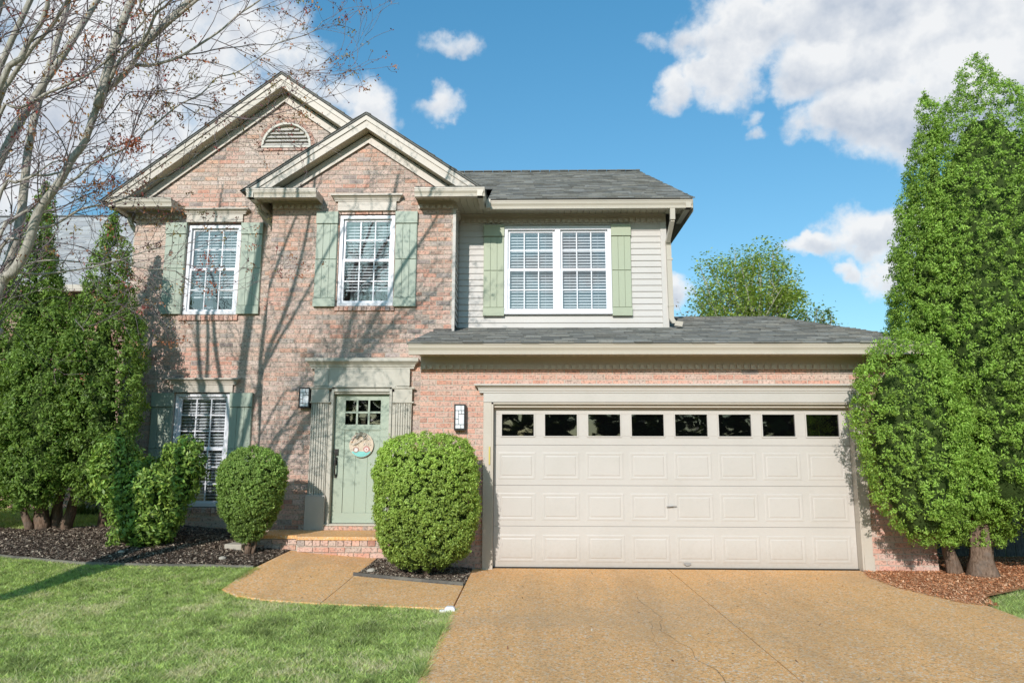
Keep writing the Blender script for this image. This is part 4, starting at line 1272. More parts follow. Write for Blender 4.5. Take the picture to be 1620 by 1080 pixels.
# ---- wall lanterns
def lantern(x0, x1, z0, z1, y, label):
    root = empty('wall_lantern', ((x0 + x1) / 2, y, z0), label, 'wall lamp', 'lanterns on the brick beside the doors')
    f = .018; d = .10
    m_ = MB(); m_.box(x0 + .01, x1 - .01, y - .014, y - .001, z0 + .02, z1 - .02); m_.build('back_plate', BLACKM, root)
    m_ = MB()
    for xa, xb in ((x0, x0 + f), (x1 - f, x1)):
        for ya, yb in ((y - d, y - d + .014), (y - .03, y - .0145)): m_.box(xa, xb, ya, yb, z0 + f * 1.4, z1 - f)
    m_.box(x0, x1, y - d, y - .0145, z1 - f, z1); m_.box(x0, x1, y - d, y - .0145, z0, z0 + f * 1.4)
    m_.box(x1 - .006, x1 - .001, y - d + .014, y - .03, z0 + f * 1.4, z1 - f); m_.box(x0 + .001, x0 + .006, y - d + .014, y - .03, z0 + f * 1.4, z1 - f)
    m_.build('lamp_frame', BLACKM, root)
    m_ = MB(); m_.box(x0 + f, x1 - f, y - d + .006, y - .04, z0 + f * 1.4, z1 - f); m_.build('lamp_glass', LAMPG, root)
    w = x1 - x0 - 2 * f; h = z1 - z0 - 2.4 * f; gz = z0 + 1.4 * f; gx = x0 + f
    q = MB()
    def bar(a, b, c, d_): q.box(gx + a * w, gx + b * w, y - d + .001, y - d + .0055, gz + c * h, gz + d_ * h)
    bar(0, 1, .155, .175); bar(0, 1, .60, .62) if 0 else bar(0, 1, .77, .79)
    bar(.33, .37, .175, .77); bar(.62, .66, .79, 1); bar(.62, .66, 0, .155); bar(.0, .33, .40, .42); bar(.37, 1, .62, .64); bar(.70, .74, .64, .77)
    q.build('lamp_grille', BLACKM, root)
    return root


lantern(-3.375, -3.215, 2.12, 2.42, YB, 'black framed lantern with white glass on the brick left of the front door')
lantern(-.985, -.838, 1.77, 2.11, 0, 'black framed lantern with white glass on the brick between boxwood and garage door')

# ---- round sign hung on the door
root = empty('door_sign', (-2.453, 1.02, 1.587), 'round wooden sign with grey bow and teal lower edge hanging on the sage front door', 'door sign')
m_ = MB(); c0, z0_, r_ = -2.453, 1.587, .178
def disc(r, n=32, a0=0, a1=2 * math.pi): return [(c0 + r * math.cos(a0 + (a1 - a0) * i / n), z0_ + r * math.sin(a0 + (a1 - a0) * i / n)) for i in range(n)]
m_.prism(disc(r_), 'y', 1.008, 1.022, (.62, .50, .38)); m_.build('board', PLAIN, root)
m_ = MB(); n_ = 12
m_.prism([(c0 + .172 * math.cos(math.pi * (1.18 + .64 * i / n_)), z0_ + .172 * math.sin(math.pi * (1.18 + .64 * i / n_))) for i in range(n_ + 1)], 'y', 1.003, 1.0075, (.22, .55, .50)); m_.build('teal_band', PLAIN, root)
for cx_, cz_, rr_, col_ in ((-.075, -.065, .042, (.42, .25, .20)), (-.075, -.068, .028, (.72, .66, .62)), (.078, -.06, .046, (.50, .22, .20)), (.078, -.062, .030, (.70, .60, .55)), (.078, -.062, .012, (.45, .2, .2))):
    m_ = MB(); m_.prism([(c0 + cx_ + rr_ * math.cos(2 * math.pi * i / 16), z0_ + cz_ + rr_ * math.sin(2 * math.pi * i / 16)) for i in range(16)], 'y', 1.000 - .003 * (.05 - rr_) * 20, 1.0028, col_); m_.build('painted_flower', PLAIN, root)
m_ = MB()   # pale lettering strokes sweeping over the board
m_.tube([(c0 - .13, 1.001, z0_ + .0), (c0 - .07, .998, z0_ + .02), (c0 - .01, .998, z0_ + .06), (c0 + .03, 1.0, z0_ + .09)], .013, .008, 6, (.66, .58, .48))
for i, (a, b) in enumerate(((.02, .06), (.05, .03), (.09, .07), (.11, .03), (.03, .0), (.10, .10), (.06, .11))):
    m_.tube([(c0 + a, 1.002, z0_ + b), (c0 + a + .025, 1.0, z0_ + b + .03 * (-1) ** i)], .006, .004, 5, (.74, .66, .60))
m_.build('painted_swirls', PLAIN, root)
m_ = MB()
for s_, a_ in ((-1, .5), (1, .4), (-1, -.2), (1, -.3)):
    m_.add([(c0 - .01, .995, z0_ + .15), (c0 - .01 + s_ * .07, .98, z0_ + .15 + a_ * .08), (c0 - .01 + s_ * .085, .99, z0_ + .12 + a_ * .08), (c0 - .01 + s_ * .05, .975, z0_ + .10 + a_ * .05)], [(0, 1, 2, 3)], (.30, .28, .22))
m_.box(c0 - .03, c0 + .01, .985, 1.0, z0_ + .13, z0_ + .19, (.16, .15, .11))
m_.build('bow', PLAIN, root, fix=False)
m_ = MB()
for i in range(9):
    a = math.pi * (.55 + .045 * i)
    x_, zz_ = c0 + .15 * math.cos(a), z0_ + .15 * math.sin(a)
    m_.tube([(x_, 1.0, zz_), (x_ + .012, .992, zz_ + .012)], .010, .006, 5, (.70, .66, .62) if i % 2 else (.62, .38, .26))
m_.build('painted_petals', PLAIN, root)

# ------------------------------------------------------------------ vegetation helpers


def leaf_cloud(name, P, N, size, m, parent, base, var=.35, up=.3, spread=.0, aspect=.45, tipcol=None, cl=None, seed=1):
    """one small folded-flat leaf (rhombus) per point; N outward directions; cl per-leaf colour factor"""
    r = np.random.default_rng(seed)
    n = len(P)
    P = P + r.normal(0, 1, (n, 3)) * spread
    L_ = N / (np.linalg.norm(N, axis=1)[:, None] + 1e-9) * 1.15 + r.normal(0, .5, (n, 3)); L_[:, 2] += .12
    L_ /= np.linalg.norm(L_, axis=1)[:, None] + 1e-9
    U = r.normal(0, .8, (n, 3)); U[:, 2] += up * 1.6
    Vv = np.cross(L_, U); Vv /= np.linalg.norm(Vv, axis=1)[:, None] + 1e-9
    U = np.cross(Vv, L_)
    s = size * r.uniform(.6, 1.35, n)[:, None]
    a = P - U * s * .5; b = P + Vv * s * aspect * .5; c = P + U * s * .5; d = P - Vv * s * aspect * .5
    V = np.stack([a, b, c, d], 1).reshape(-1, 3)
    F = np.arange(n * 4, dtype=np.int32).reshape(-1, 4)
    k = r.uniform(1 - var, 1 + var, n)
    if cl is not None: k = k * cl
    C = np.asarray(base, float)[None, :] * k[:, None]
    if tipcol is not None:
        w = (r.random(n) < .22)[:, None]; C = np.where(w, np.asarray(tipcol)[None, :] * r.uniform(.7, 1.2, n)[:, None], C)
    C = np.repeat(np.clip(C, 0, .9), 4, axis=0)
    return raw_mesh(name, V, F, m, parent, C)


def body_points(bodies, n, seed, lump=.12, lscale=2.2, shell=.10, skip_inside=True):
    """points on the skins of upright bodies. body = (cx, cy, [(z, radius)...], squash_y, lean)
    returns positions, outward normals, lump value"""
    r = np.random.default_rng(seed)
    areas = []
    for b in bodies:
        zs = np.array([q[0] for q in b[2]]); rs = np.array([q[1] for q in b[2]])
        areas.append(float(np.trapezoid(rs, zs)) if hasattr(np, 'trapezoid') else float(np.trapz(rs, zs)))
    tot = sum(areas); Ps = []; Ns = []; Ls = []
    for bi, b in enumerate(bodies):
        cx, cy, prof, sq = b[:4]
        lean = b[4] if len(b) > 4 else (0, 0)
        zs = np.array([q[0] for q in prof]); rs = np.array([q[1] for q in prof])
        k = int(n * areas[bi] / tot)
        zz = np.linspace(zs[0], zs[-1], 400); ww = np.interp(zz, zs, rs) + .03
        z = r.choice(zz, k, p=ww / ww.sum()) + r.normal(0, .01, k)
        th = r.uniform(0, 2 * np.pi, k)
        rad = np.interp(z, zs, rs)
        drdz = np.interp(z, (zs[1:] + zs[:-1]) / 2, np.diff(rs) / np.maximum(np.diff(zs), 1e-3))
        f = np.empty(k)
        for i in range(k):
            v = Vector((math.cos(th[i]) * rad[i] * lscale + bi * 7, math.sin(th[i]) * rad[i] * lscale, z[i] * lscale * .8))
            f[i] = noise.noise(v) * .65 + noise.noise(v * 2.7) * .35
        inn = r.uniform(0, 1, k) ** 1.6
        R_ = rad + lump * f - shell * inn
        R_ = np.maximum(R_, .01)
        t = (z - zs[0]) / (zs[-1] - zs[0])
        x = cx + np.cos(th) * R_ + lean[0] * t; y = cy + np.sin(th) * R_ * sq + lean[1] * t
        Nn = np.stack([np.cos(th), np.sin(th), -drdz], 1); Nn /= np.linalg.norm(Nn, axis=1)[:, None]
        P = np.stack([x, y, z], 1)
        keep = np.ones(k, bool)
        if skip_inside:
            for bj, o in enumerate(bodies):
                if bj == bi: continue
                oz = np.array([q[0] for q in o[2]]); orr = np.array([q[1] for q in o[2]])
                ln = o[4] if len(o) > 4 else (0, 0)
                tt = np.clip((z - oz[0]) / (oz[-1] - oz[0]), 0, 1)
                rr = np.interp(z, oz, orr, left=0, right=0) - lump - shell * .8
                keep &= ~(((x - o[0] - ln[0] * tt) ** 2 + ((y - o[1] - ln[1] * tt) / o[3]) ** 2) < np.maximum(rr, 0) ** 2)
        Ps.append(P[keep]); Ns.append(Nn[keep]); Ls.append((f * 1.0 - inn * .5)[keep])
    return np.vstack(Ps), np.vstack(Ns), np.concatenate(Ls)


def core_mesh(name, bodies, shrink, m, parent, col, gap=.10):
    """closed core inside a crown, coloured dark so gaps read as shaded foliage"""
    mb = MB()
    for b in bodies:
        cx, cy, prof, sq = b[:4]; lean = b[4] if len(b) > 4 else (0, 0); z0, z1 = prof[0][0], prof[-1][0]
        rings = []; vs = []; fs = []; S = 18
        zz = np.linspace(z0 + (z1 - z0) * .06, z1 - (z1 - z0) * .16, 16)
        for z in zz:
            rp = float(np.interp(z + (z1 - z0) * .06, [q[0] for q in prof], [q[1] for q in prof])); r = max(.02, min(rp * (1 - shrink), rp - gap)); t = (z - z0) / (z1 - z0)
            for k in range(S):
                a = 2 * math.pi * k / S; w = r * (1 + .10 * noise.noise(Vector((math.cos(a) * 2 + cx, math.sin(a) * 2, z * 2))))
                vs.append((cx + math.cos(a) * w + lean[0] * t, cy + math.sin(a) * w * sq + lean[1] * t, z))
        for i in range(15):
            for k in range(S): fs.append((i * S + k, i * S + (k + 1) % S, (i + 1) * S + (k + 1) % S, (i + 1) * S + k))
        fs.append(tuple(range(S))[::-1]); fs.append(tuple(range(15 * S, 16 * S)))
        mb.add(vs, fs, col)
    return mb.build(name, m, parent, smooth=True)


def sprays(P, N, L, K, spread, seed):
    """K leaves around each clump centre, kept in rounded clumps"""
    r = np.random.default_rng(seed); n = len(P)
    idx = np.repeat(np.arange(n), K)
    D = r.normal(0, 1, (n * K, 3)); D /= np.linalg.norm(D, axis=1)[:, None]
    rad = r.uniform(.35, 1, n * K)[:, None] * spread * np.repeat(r.uniform(.6, 1.3, n), K)[:, None]
    Pn = P[idx] + D * rad; Nn = D * .75 + N[idx] * .6
    return Pn, Nn, L[idx], idx


def trunk(parent, pts, r0, r1, m, name='trunk', sides=9, wob=.0, seed=0):
    rr = random.Random(seed)
    P = [Vector(p) for p in pts]
    Q = []
    for i in range(len(P) - 1):
        for k in range(4):
            q = P[i].lerp(P[i + 1], k / 4); Q.append(q + Vector((rr.uniform(-wob, wob), rr.uniform(-wob, wob), 0)) if (i or k) else q)
    Q.append(P[-1])
    mb = MB(); mb.tube(Q, r0, r1, sides)
    # root flare and uneven girth
    mb.V = [tuple(v) for v in mb.V]
    out = []
    for i, v in enumerate(mb.V):
        ring = min(i // sides, len(Q) - 1); c = Q[ring]; d = Vector(v) - c; a = i % sides
        k = 1 + .16 * math.sin(a * 2.1 + ring * .35 + seed) + (.45 * max(0, 1 - ring / 3) if ring < 3 else 0) * (.6 + .4 * math.cos(a * 3))
        out.append(tuple(c + d * k))
    mb.V = out
    return mb.build(name, m, parent, smooth=True)


# ------------------------------------------------------------------ right-hand arborvitae
t1 = empty('arborvitae', (5.55, -.25, 0), 'tall bright green arborvitae with thick twin trunks at the right corner of the garage', 'tree')
RB = [
    (6.20, -.15, [(.44, .3), (.75, .85), (1.4, 1.2), (2.4, 1.36), (3.4, 1.32), (4.2, 1.18), (4.9, 1.03), (5.5, .82), (6.0, .60), (6.4, .38), (6.7, .18), (6.95, .02)], .9),
    (5.62, -.10, [(.35, .3), (.9, .62), (1.8, .78), (3.0, .80), (4.0, .68), (4.8, .50), (5.4, .35), (5.9, .21), (6.15, .12), (6.42, .02)], .9, (-.14, 0)),
    (4.60, -.72, [(.42, .12), (.75, .42), (1.3, .62), (2.0, .66), (2.5, .54), (2.80, .30), (2.96, .08)], .8, (-.05, 0)),
    (5.05, -.50, [(.40, .12), (.7, .40), (1.3, .56), (1.9, .50), (2.3, .30), (2.55, .08)], .85),
    (6.9, -.25, [(.38, .2), (.7, .7), (1.6, 1.0), (3.0, 1.05), (4.4, .85), (5.2, .5), (5.8, .2), (6.2, .03)], .9),
]
P, N, Lm = body_points(RB, 19500, 21, lump=.16, lscale=2.3, shell=.12)
# hanging lower fringe thins out towards the trunks
PP, NN, LL, idx = sprays(P, N, Lm, 26, .056, 22)
tone = np.random.default_rng(5).uniform(.75, 1.25, len(P))[idx]
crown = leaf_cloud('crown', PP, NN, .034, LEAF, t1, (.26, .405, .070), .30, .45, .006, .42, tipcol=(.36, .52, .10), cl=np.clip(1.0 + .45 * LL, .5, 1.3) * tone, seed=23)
core_mesh('shaded_core', RB, .24, INNER, t1, (1, 1, 1), .24)
trunk(t1, [(5.50, -.30, -.02), (5.52, -.28, .30), (5.60, -.2, .9), (5.9, -.15, 2.4)], .155, .07, BARKA, sides=12, wob=.01, seed=2)
trunk(t1, [(5.28, -.12, -.02), (5.22, -.15, .25), (5.12, -.18, .6), (4.95, -.3, 1.2)], .085, .04, BARKA, wob=.01, seed=5)
trunk(t1, [(5.72, -.05, -.02), (5.80, -.03, .5), (6.1, 0, 1.2)], .07, .04, BARKA, seed=8)

# ------------------------------------------------------------------ left-hand arborvitae
t2 = empty('arborvitae', (-6.8, .75, .37), 'broad dark arborvitae in two columns at the left corner of the house, bare trunks below', 'tree')
LB = [
    (-7.3, .65, [(.72, .25), (1.2, .75), (2.0, .88), (3.0, .72), (3.8, .46), (4.5, .28), (5.1, .17), (5.5, .04)], .8),
    (-6.12, .50, [(.80, .2), (1.3, .52), (2.2, .64), (3.1, .54), (3.8, .37), (4.4, .22), (4.75, .12), (4.97, .03)], .75),
    (-8.1, .55, [(.6, .25), (1.0, .8), (1.9, .95), (2.6, .75), (3.1, .4), (3.4, .1)], .8),
    (-6.75, .30, [(.74, .2), (1.1, .5), (2.0, .66), (2.7, .48), (3.2, .25), (3.5, .06)], .8),
    (-9.4, .9, [(.6, .25), (1.0, .8), (2.0, 1.1), (2.6, .8), (3.2, .4), (3.4, .1)], .8),
]
P, N, Lm = body_points(LB, 12500, 31, lump=.24, lscale=2.6, shell=.15)
PP, NN, LL, idx = sprays(P, N, Lm, 18, .070, 32)
tone = np.random.default_rng(6).uniform(.7, 1.3, len(P))[idx]
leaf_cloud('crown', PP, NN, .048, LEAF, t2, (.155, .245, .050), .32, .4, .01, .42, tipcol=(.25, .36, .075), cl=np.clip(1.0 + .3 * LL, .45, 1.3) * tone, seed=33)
core_mesh('shaded_core', LB, .34, INNER, t2, (1, 1, 1), .36)
for i, (a, b, r0) in enumerate((((-6.95, .85, .34), (-7.15, .8, 1.6), .12), ((-6.84, .95, .34), (-6.80, .9, 1.6), .09), ((-6.62, .82, .34), (-6.35, .75, 1.7), .085), ((-6.25, 1.15, .34), (-6.18, .95, 2.2), .085), ((-7.05, .75, .34), (-7.6, .7, 1.5), .06))):
    trunk(t2, [a, tuple((a[k] * .6 + b[k] * .4 + (.03 if k == 0 else 0)) for k in range(3)), b], r0 * .78, r0 * .45, BARKA, wob=.012, seed=i + 11)

# ------------------------------------------------------------------ clipped and loose shrubs


def shrub(name, loc, label, bodies, n, K, spread, leaf, col, tip, seed, stems, m=LEAF, lump=.05, lscale=4, shell=.06, aspect=.5, core=.12, cat='shrub', var=.35):
    root = empty(name, loc, label, cat)
    P, N, Lm = body_points(bodies, n, seed, lump=lump, lscale=lscale, shell=shell)
    PP, NN, LL, idx = sprays(P, N, Lm, K, spread, seed + 1)
    # stray shoots standing off the clipped face
    r9 = np.random.default_rng(seed + 9); k9 = r9.integers(0, len(P), 90)
    SP = []; SN = []
    for q in k9:
        ln = r9.uniform(.03, .10)
        for j in range(7): SP.append(P[q] + N[q] * (ln * j / 6) + np.array([0, 0, .4 * ln * j / 6])); SN.append(N[q])
    PP = np.vstack([PP, np.array(SP)]); NN = np.vstack([NN, np.array(SN)]); LL = np.concatenate([LL, np.full(len(SP), .35)]); idx = np.concatenate([idx, np.repeat(k9, 7)])
    tone = np.random.default_rng(seed).uniform(.65, 1.3, len(P))[idx]
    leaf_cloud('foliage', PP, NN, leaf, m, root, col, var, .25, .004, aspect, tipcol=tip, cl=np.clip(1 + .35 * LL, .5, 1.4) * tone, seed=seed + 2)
    core_mesh('shaded_core', bodies, .24, INNER, root, (1, 1, 1))
    for i, (a, b, r) in enumerate(stems): trunk(root, [a, b], r, r * .6, BARKA, 'stem', 7, seed=seed + i)
    return root


shrub('boxwood', (-1.24, -.68, .03), 'large round clipped boxwood filling the small bed beside the garage door',
      [(-1.245, -.62, [(.13, .24), (.25, .46), (.45, .58), (.85, .63), (1.25, .625), (1.50, .575), (1.62, .49), (1.69, .32), (1.71, .08)], .85)],
      5200, 14, .036, .030, (.32, .44, .09), (.42, .55, .13), 41, [((-1.24, -.62, 0), (-1.24, -.62, .4), .04)], lump=.075, shell=.06)
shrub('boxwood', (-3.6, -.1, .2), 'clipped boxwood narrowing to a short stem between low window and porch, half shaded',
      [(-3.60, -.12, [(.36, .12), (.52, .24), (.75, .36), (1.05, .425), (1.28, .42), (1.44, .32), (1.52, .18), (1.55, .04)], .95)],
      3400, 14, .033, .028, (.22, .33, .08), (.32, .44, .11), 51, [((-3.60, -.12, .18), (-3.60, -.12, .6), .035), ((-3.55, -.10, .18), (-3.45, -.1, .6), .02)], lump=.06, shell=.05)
shrub('euonymus', (-5.0, .0, .3), 'loose glossy V-shaped evergreen shrub in front of the low left window',
      [(-5.03, 0.0, [(.28, .26), (.42, .38), (.62, .42), (.85, .44), (1.10, .44), (1.28, .34), (1.38, .10)], .9),
       (-5.32, -.02, [(.6, .15), (.95, .30), (1.25, .33), (1.5, .25), (1.66, .12), (1.75, .03)], .9, (-.12, 0)),
       (-4.68, 0.02, [(.55, .12), (.9, .24), (1.2, .30), (1.45, .28), (1.6, .16), (1.68, .04)], .9, (.10, 0)),
       (-5.62, .05, [(.9, .05), (1.2, .18), (1.45, .2), (1.62, .12), (1.70, .03)], .9)],
      2300, 12, .07, .062, (.19, .30, .06), (.38, .50, .10), 61, [((-5.0, 0, .26), (-5.25, 0, .9), .03), ((-5.0, .02, .26), (-4.75, 0, .9), .03), ((-5.03, -.03, .26), (-5.0, 0, .7), .025)],
      m=GLOSSLEAF, lump=.14, lscale=3.2, shell=.12, aspect=.42, core=.2, var=.45)

# strap-leaved plant on the neighbour's side
root = empty('strap_leaf_plant', (-7.7, 3.2, .38), 'small strap-leaved clump glimpsed between the left arborvitae trunks', 'plant')
V = []; F = []; C = []
rr = random.Random(4)
for i in range(170):
    a = rr.uniform(0, 6.28); l = rr.uniform(.25, .55); b = Vector((-7.7 + rr.uniform(-.35, .35), 3.2 + rr.uniform(-.1, .1), .37)); prev = b
    for k in range(1, 5):
        t = k / 4; q = b + Vector((math.cos(a) * l * .7 * t, math.sin(a) * l * .7 * t, l * (1.5 * t - 1.1 * t * t)))
        w = .012 * (1 - t * .7); s = Vector((-math.sin(a), math.cos(a), 0)) * w; n = len(V)
        V += [prev - s, prev + s, q + s, q - s]; F.append((n, n + 1, n + 2, n + 3)); C += [(.12, .18, .06) if i % 3 else (.25, .28, .13)] * 4; prev = q
raw_mesh('leaves', V, F, LEAF, root, C)

# ------------------------------------------------------------------ bare maple in the lawn
maple = empty('maple_tree', (-5.65, -3.15, 0), 'bare maple leaning in from the left, grey branches with clusters of red and orange seeds', 'tree')
rr = random.Random(77)


def smooth_line(pts, n=3):
    P = [Vector(p) for p in pts]; out = []
    for i in range(len(P) - 1):
        p0 = P[max(i - 1, 0)]; p1 = P[i]; p2 = P[i + 1]; p3 = P[min(i + 2, len(P) - 1)]
        for k in range(n):
            t = k / n
            out.append(.5 * ((2 * p1) + (p2 - p0) * t + (2 * p0 - 5 * p1 + 4 * p2 - p3) * t * t + (3 * p1 - p0 - 3 * p2 + p3) * t ** 3))
    out.append(P[-1]); return out


TW = MB(); BR = []; TIPS = []; NODES = []


def twig(p, d, l, r, level):
    """a crooked shoot with side shoots; everything it makes goes into TW"""
    n = max(3, int(l / .09)); pts = [p]; q = Vector(p); d = Vector(d).normalized()
    for i in range(n):
        d = (d + Vector((rr.gauss(0, .14), rr.gauss(0, .14), rr.gauss(.035, .13)))).normalized()
        q = q + d * (l / n); pts.append(q.copy())
        if level < 3 and i > 0 and rr.random() < (.50 if level < 2 else .32):
            ax = Vector((rr.gauss(0, 1), rr.gauss(0, 1), rr.gauss(0, 1))).cross(d).normalized()
            nd = (d * .75 + ax * rr.uniform(.45, .9)).normalized()
            twig(q, nd, l * rr.uniform(.35, .62), max(.0020, r * .62), level + 1)
        elif rr.random() < .35: NODES.append((q.copy(), d.copy()))
    TW.tube(pts, r, max(.0016, r * .4), 4 if r < .006 else 5, (1, 1, 1)); TIPS.append((q.copy(), d.copy()))


for li, (r0, r1, pts) in enumerate(LIMBS):
    L = smooth_line([(x, y, z) for x, y, z in pts], 3)
    # small crookedness
    L = [p + Vector((noise.noise(p * 3.1 + Vector((li, 0, 0))) * .018, noise.noise(p * 2.7) * .03, noise.noise(p * 3.3 + Vector((0, li, 0))) * .018)) if 0 < i < len(L) - 1 else p for i, p in enumerate(L)]
    mb = MB(); mb.tube(L, r0, r1, 10 if r0 > .03 else 7)
    mb.build('branch', BARKM if r0 > .009 else TWIGM, maple, smooth=True)
    tot = sum((b - a).length for a, b in zip(L[:-1], L[1:])); s = 0
    for i in range(1, len(L) - 1):
        seg = (L[i] - L[i - 1]).length; s += seg; t = s / tot
        if L[i].z < 2.3: continue
        rad = r0 + (r1 - r0) * t
        dens = 5.2 if li < 22 else 4.0
        if rr.random() < seg * dens * 1.0:
            d = (L[i + 1] - L[i - 1]).normalized()
            ax = Vector((rr.gauss(0, 1), rr.gauss(0, .7), rr.gauss(0, 1))).cross(d).normalized()
            nd = (d * .8 + ax * rr.uniform(.4, 1.0) + Vector((0, 0, .18))).normalized()
            twig(L[i], nd, rr.uniform(.35, 1.0) * (1.15 - .4 * t), min(rad * .55, rr.uniform(.0035, .008)), 1)
    twig(L[-1], (L[-1] - L[-3]).normalized(), rr.uniform(.3, .6), max(.002, r1 * .9), 2)

LL_ = smooth_line([(-5.66, -3.15, -.05), (-5.6, -3.15, .6), (-5.45, -3.15, 1.3), (-5.1, -3.15, 2.2), (-4.85, -3.16, 2.6)], 4)
mb = MB(); mb.tube(LL_, .125, .070, 12); mb.build('trunk', BARKM, maple, smooth=True)
# upright limbs of the same crown, left of and above the picture, whose shade falls on the front of the house
OFF = [(.10, .02, [(-5.6, -3.15, .6), (-5.72, -3.2, 1.6), (-5.75, -3.1, 2.6), (-5.6, -3.1, 3.8), (-5.5, -3.0, 5.2), (-5.3, -2.9, 6.8), (-5.2, -2.9, 8.0)]),
       (.05, .010, [(-5.72, -3.2, 1.6), (-5.95, -3.3, 2.6), (-6.1, -3.3, 4.0), (-6.3, -3.2, 5.4), (-6.4, -3.2, 7.0)]),
       (.045, .008, [(-5.75, -3.1, 2.3), (-5.6, -3.3, 3.4), (-5.35, -3.4, 4.8), (-5.0, -3.4, 6.2), (-4.5, -3.3, 7.6)]),
       (.04, .008, [(-5.2, -3.15, 2.0), (-5.25, -3.1, 3.4), (-5.0, -3.0, 4.6), (-4.6, -2.9, 5.6), (-4.3, -2.7, 6.8), (-4.2, -2.7, 8.2)]),
       (.035, .006, [(-5.6, -3.1, 3.8), (-5.9, -2.8, 5.0), (-6.0, -2.6, 6.4), (-5.9, -2.5, 7.6)]),
       (.03, .006, [(-5.25, -3.1, 3.4), (-5.1, -3.3, 4.6), (-4.5, -3.5, 6.0), (-3.9, -3.7, 7.4)]),
       (.035, .008, [(-3.95, -3.4, 4.6), (-3.75, -3.4, 5.6), (-3.3, -3.3, 6.8), (-3.1, -3.3, 7.8)]),
       (.03, .006, [(-3.6, -3.4, 5.2), (-3.1, -3.2, 6.0), (-2.5, -3.1, 6.9), (-2.1, -3.0, 7.6)]),
       (.045, .010, [(-5.3, -3.15, 1.8), (-5.2, -2.9, 2.6), (-5.1, -2.7, 3.6), (-5.15, -2.6, 4.8), (-5.0, -2.5, 6.2), (-4.9, -2.5, 7.4)]),
       (.04, .010, [(-5.6, -3.15, 1.2), (-5.9, -2.9, 2.2), (-6.05, -2.8, 3.4), (-6.0, -2.7, 4.8), (-6.1, -2.6, 6.4)]),
       (.03, .006, [(-5.75, -3.1, 2.6), (-6.2, -3.3, 3.2), (-6.9, -3.5, 4.2), (-7.4, -3.6, 5.6)])]
for r0, r1, pts in OFF:
    L = smooth_line(pts, 4)
    mb = MB(); mb.tube(L, r0 * 1.25, r1 * 2.2, 8); mb.build('branch', BARKM, maple, smooth=True)
    for i in range(4, len(L) - 1):
        if rr.random() < .75:
            d = (L[i + 1] - L[i - 1]).normalized(); ax = Vector((rr.gauss(0, 1), rr.gauss(0, 1), rr.gauss(0, .5))).cross(d).normalized()
            twig(L[i], (d + ax * rr.uniform(.4, .9)).normalized(), rr.uniform(.5, 1.3), rr.uniform(.005, .010), 1)
stuff(TW.build('twigs', TWIGM, maple, fix=False))
# buds and seed clusters
P = []; D = []; Cc = []
allp = TIPS + NODES
rr.shuffle(allp)
for p, d in allp[:5200]:
    for k in range(2): P.append(p + Vector((rr.gauss(0, .006), rr.gauss(0, .006), rr.gauss(0, .006)))); D.append(d); Cc.append((.11, .045, .055) if rr.random() < .7 else (.20, .09, .07))
P = np.array([tuple(p) for p in P]); D = np.array([tuple(p) for p in D])
r_ = np.random.default_rng(3)


def small_leaves(name, P, D, size, cols, m, parent, aspect, seed):
    r = np.random.default_rng(seed); n = len(P)
    U = D * .6 + r.normal(0, .6, (n, 3)); U /= np.linalg.norm(U, axis=1)[:, None]
    T = r.normal(0, 1, (n, 3)); Vv = np.cross(U, T); Vv /= np.linalg.norm(Vv, axis=1)[:, None]
    s = size * r.uniform(.6, 1.3, n)[:, None]
    V = np.stack([P - U * s * .5, P + Vv * s * aspect, P + U * s * .5, P - Vv * s * aspect], 1).reshape(-1, 3)
    return raw_mesh(name, V, np.arange(n * 4, dtype=np.int32).reshape(-1, 4), m, parent, np.repeat(np.array(cols), 4, axis=0))


stuff(small_leaves('buds', P, D, .022, Cc, CHIP, maple, .28, 2))
SEEDC = [(-4.37, 5.04, -3.3, 90, (.50, .17, .06)), (-3.76, 4.40, -3.15, 230, (.46, .14, .08)), (-4.15, 4.03, -3.0, 150, (.52, .20, .06)), (-4.35, 4.20, -3.2, 70, (.40, .18, .12)), (-4.6, 4.65, -3.4, 50, (.42, .08, .08)),
         (-3.3, 3.5, -2.4, 60, (.45, .14, .10)), (-3.37, 3.25, -2.2, 50, (.45, .14, .08)), (-2.5, 3.52, -1.9, 40, (.42, .15, .08)), (-2.3, 4.95, -2.6, 60, (.42, .20, .10)), (-3.9, 3.2, -2.7, 40, (.40, .12, .10))]
P = []; D = []; Cc = []
for x, z, y, n, c in SEEDC:
    for i in range(n):
        t = rr.random()
        P.append((x + rr.gauss(0, .065), y + rr.gauss(0, .06), z - abs(rr.gauss(0, .085)))); D.append((rr.gauss(0, .3), rr.gauss(0, .3), -1)); k = rr.uniform(.6, 1.3); Cc.append(tuple(min(.8, q * k) for q in c))
tips2 = [t for t in TIPS if t[0].x > -4.6]
rr.shuffle(tips2)
for p, d in tips2[:760]:
    c = rr.choice([(.42, .16, .09), (.40, .20, .12), (.36, .10, .10), (.30, .24, .10), (.45, .24, .10)])
    for i in range(rr.randint(4, 13)):
        P.append((p.x + rr.gauss(0, .028), p.y + rr.gauss(0, .028), p.z - abs(rr.gauss(0, .035)))); D.append((rr.gauss(0, .4), rr.gauss(0, .4), -1)); k = rr.uniform(.6, 1.3); Cc.append(tuple(q * k for q in c))
stuff(small_leaves('seed_clusters', np.array(P), np.array(D), .034, Cc, LEAF, maple, .22, 4))

# ------------------------------------------------------------------ background trees


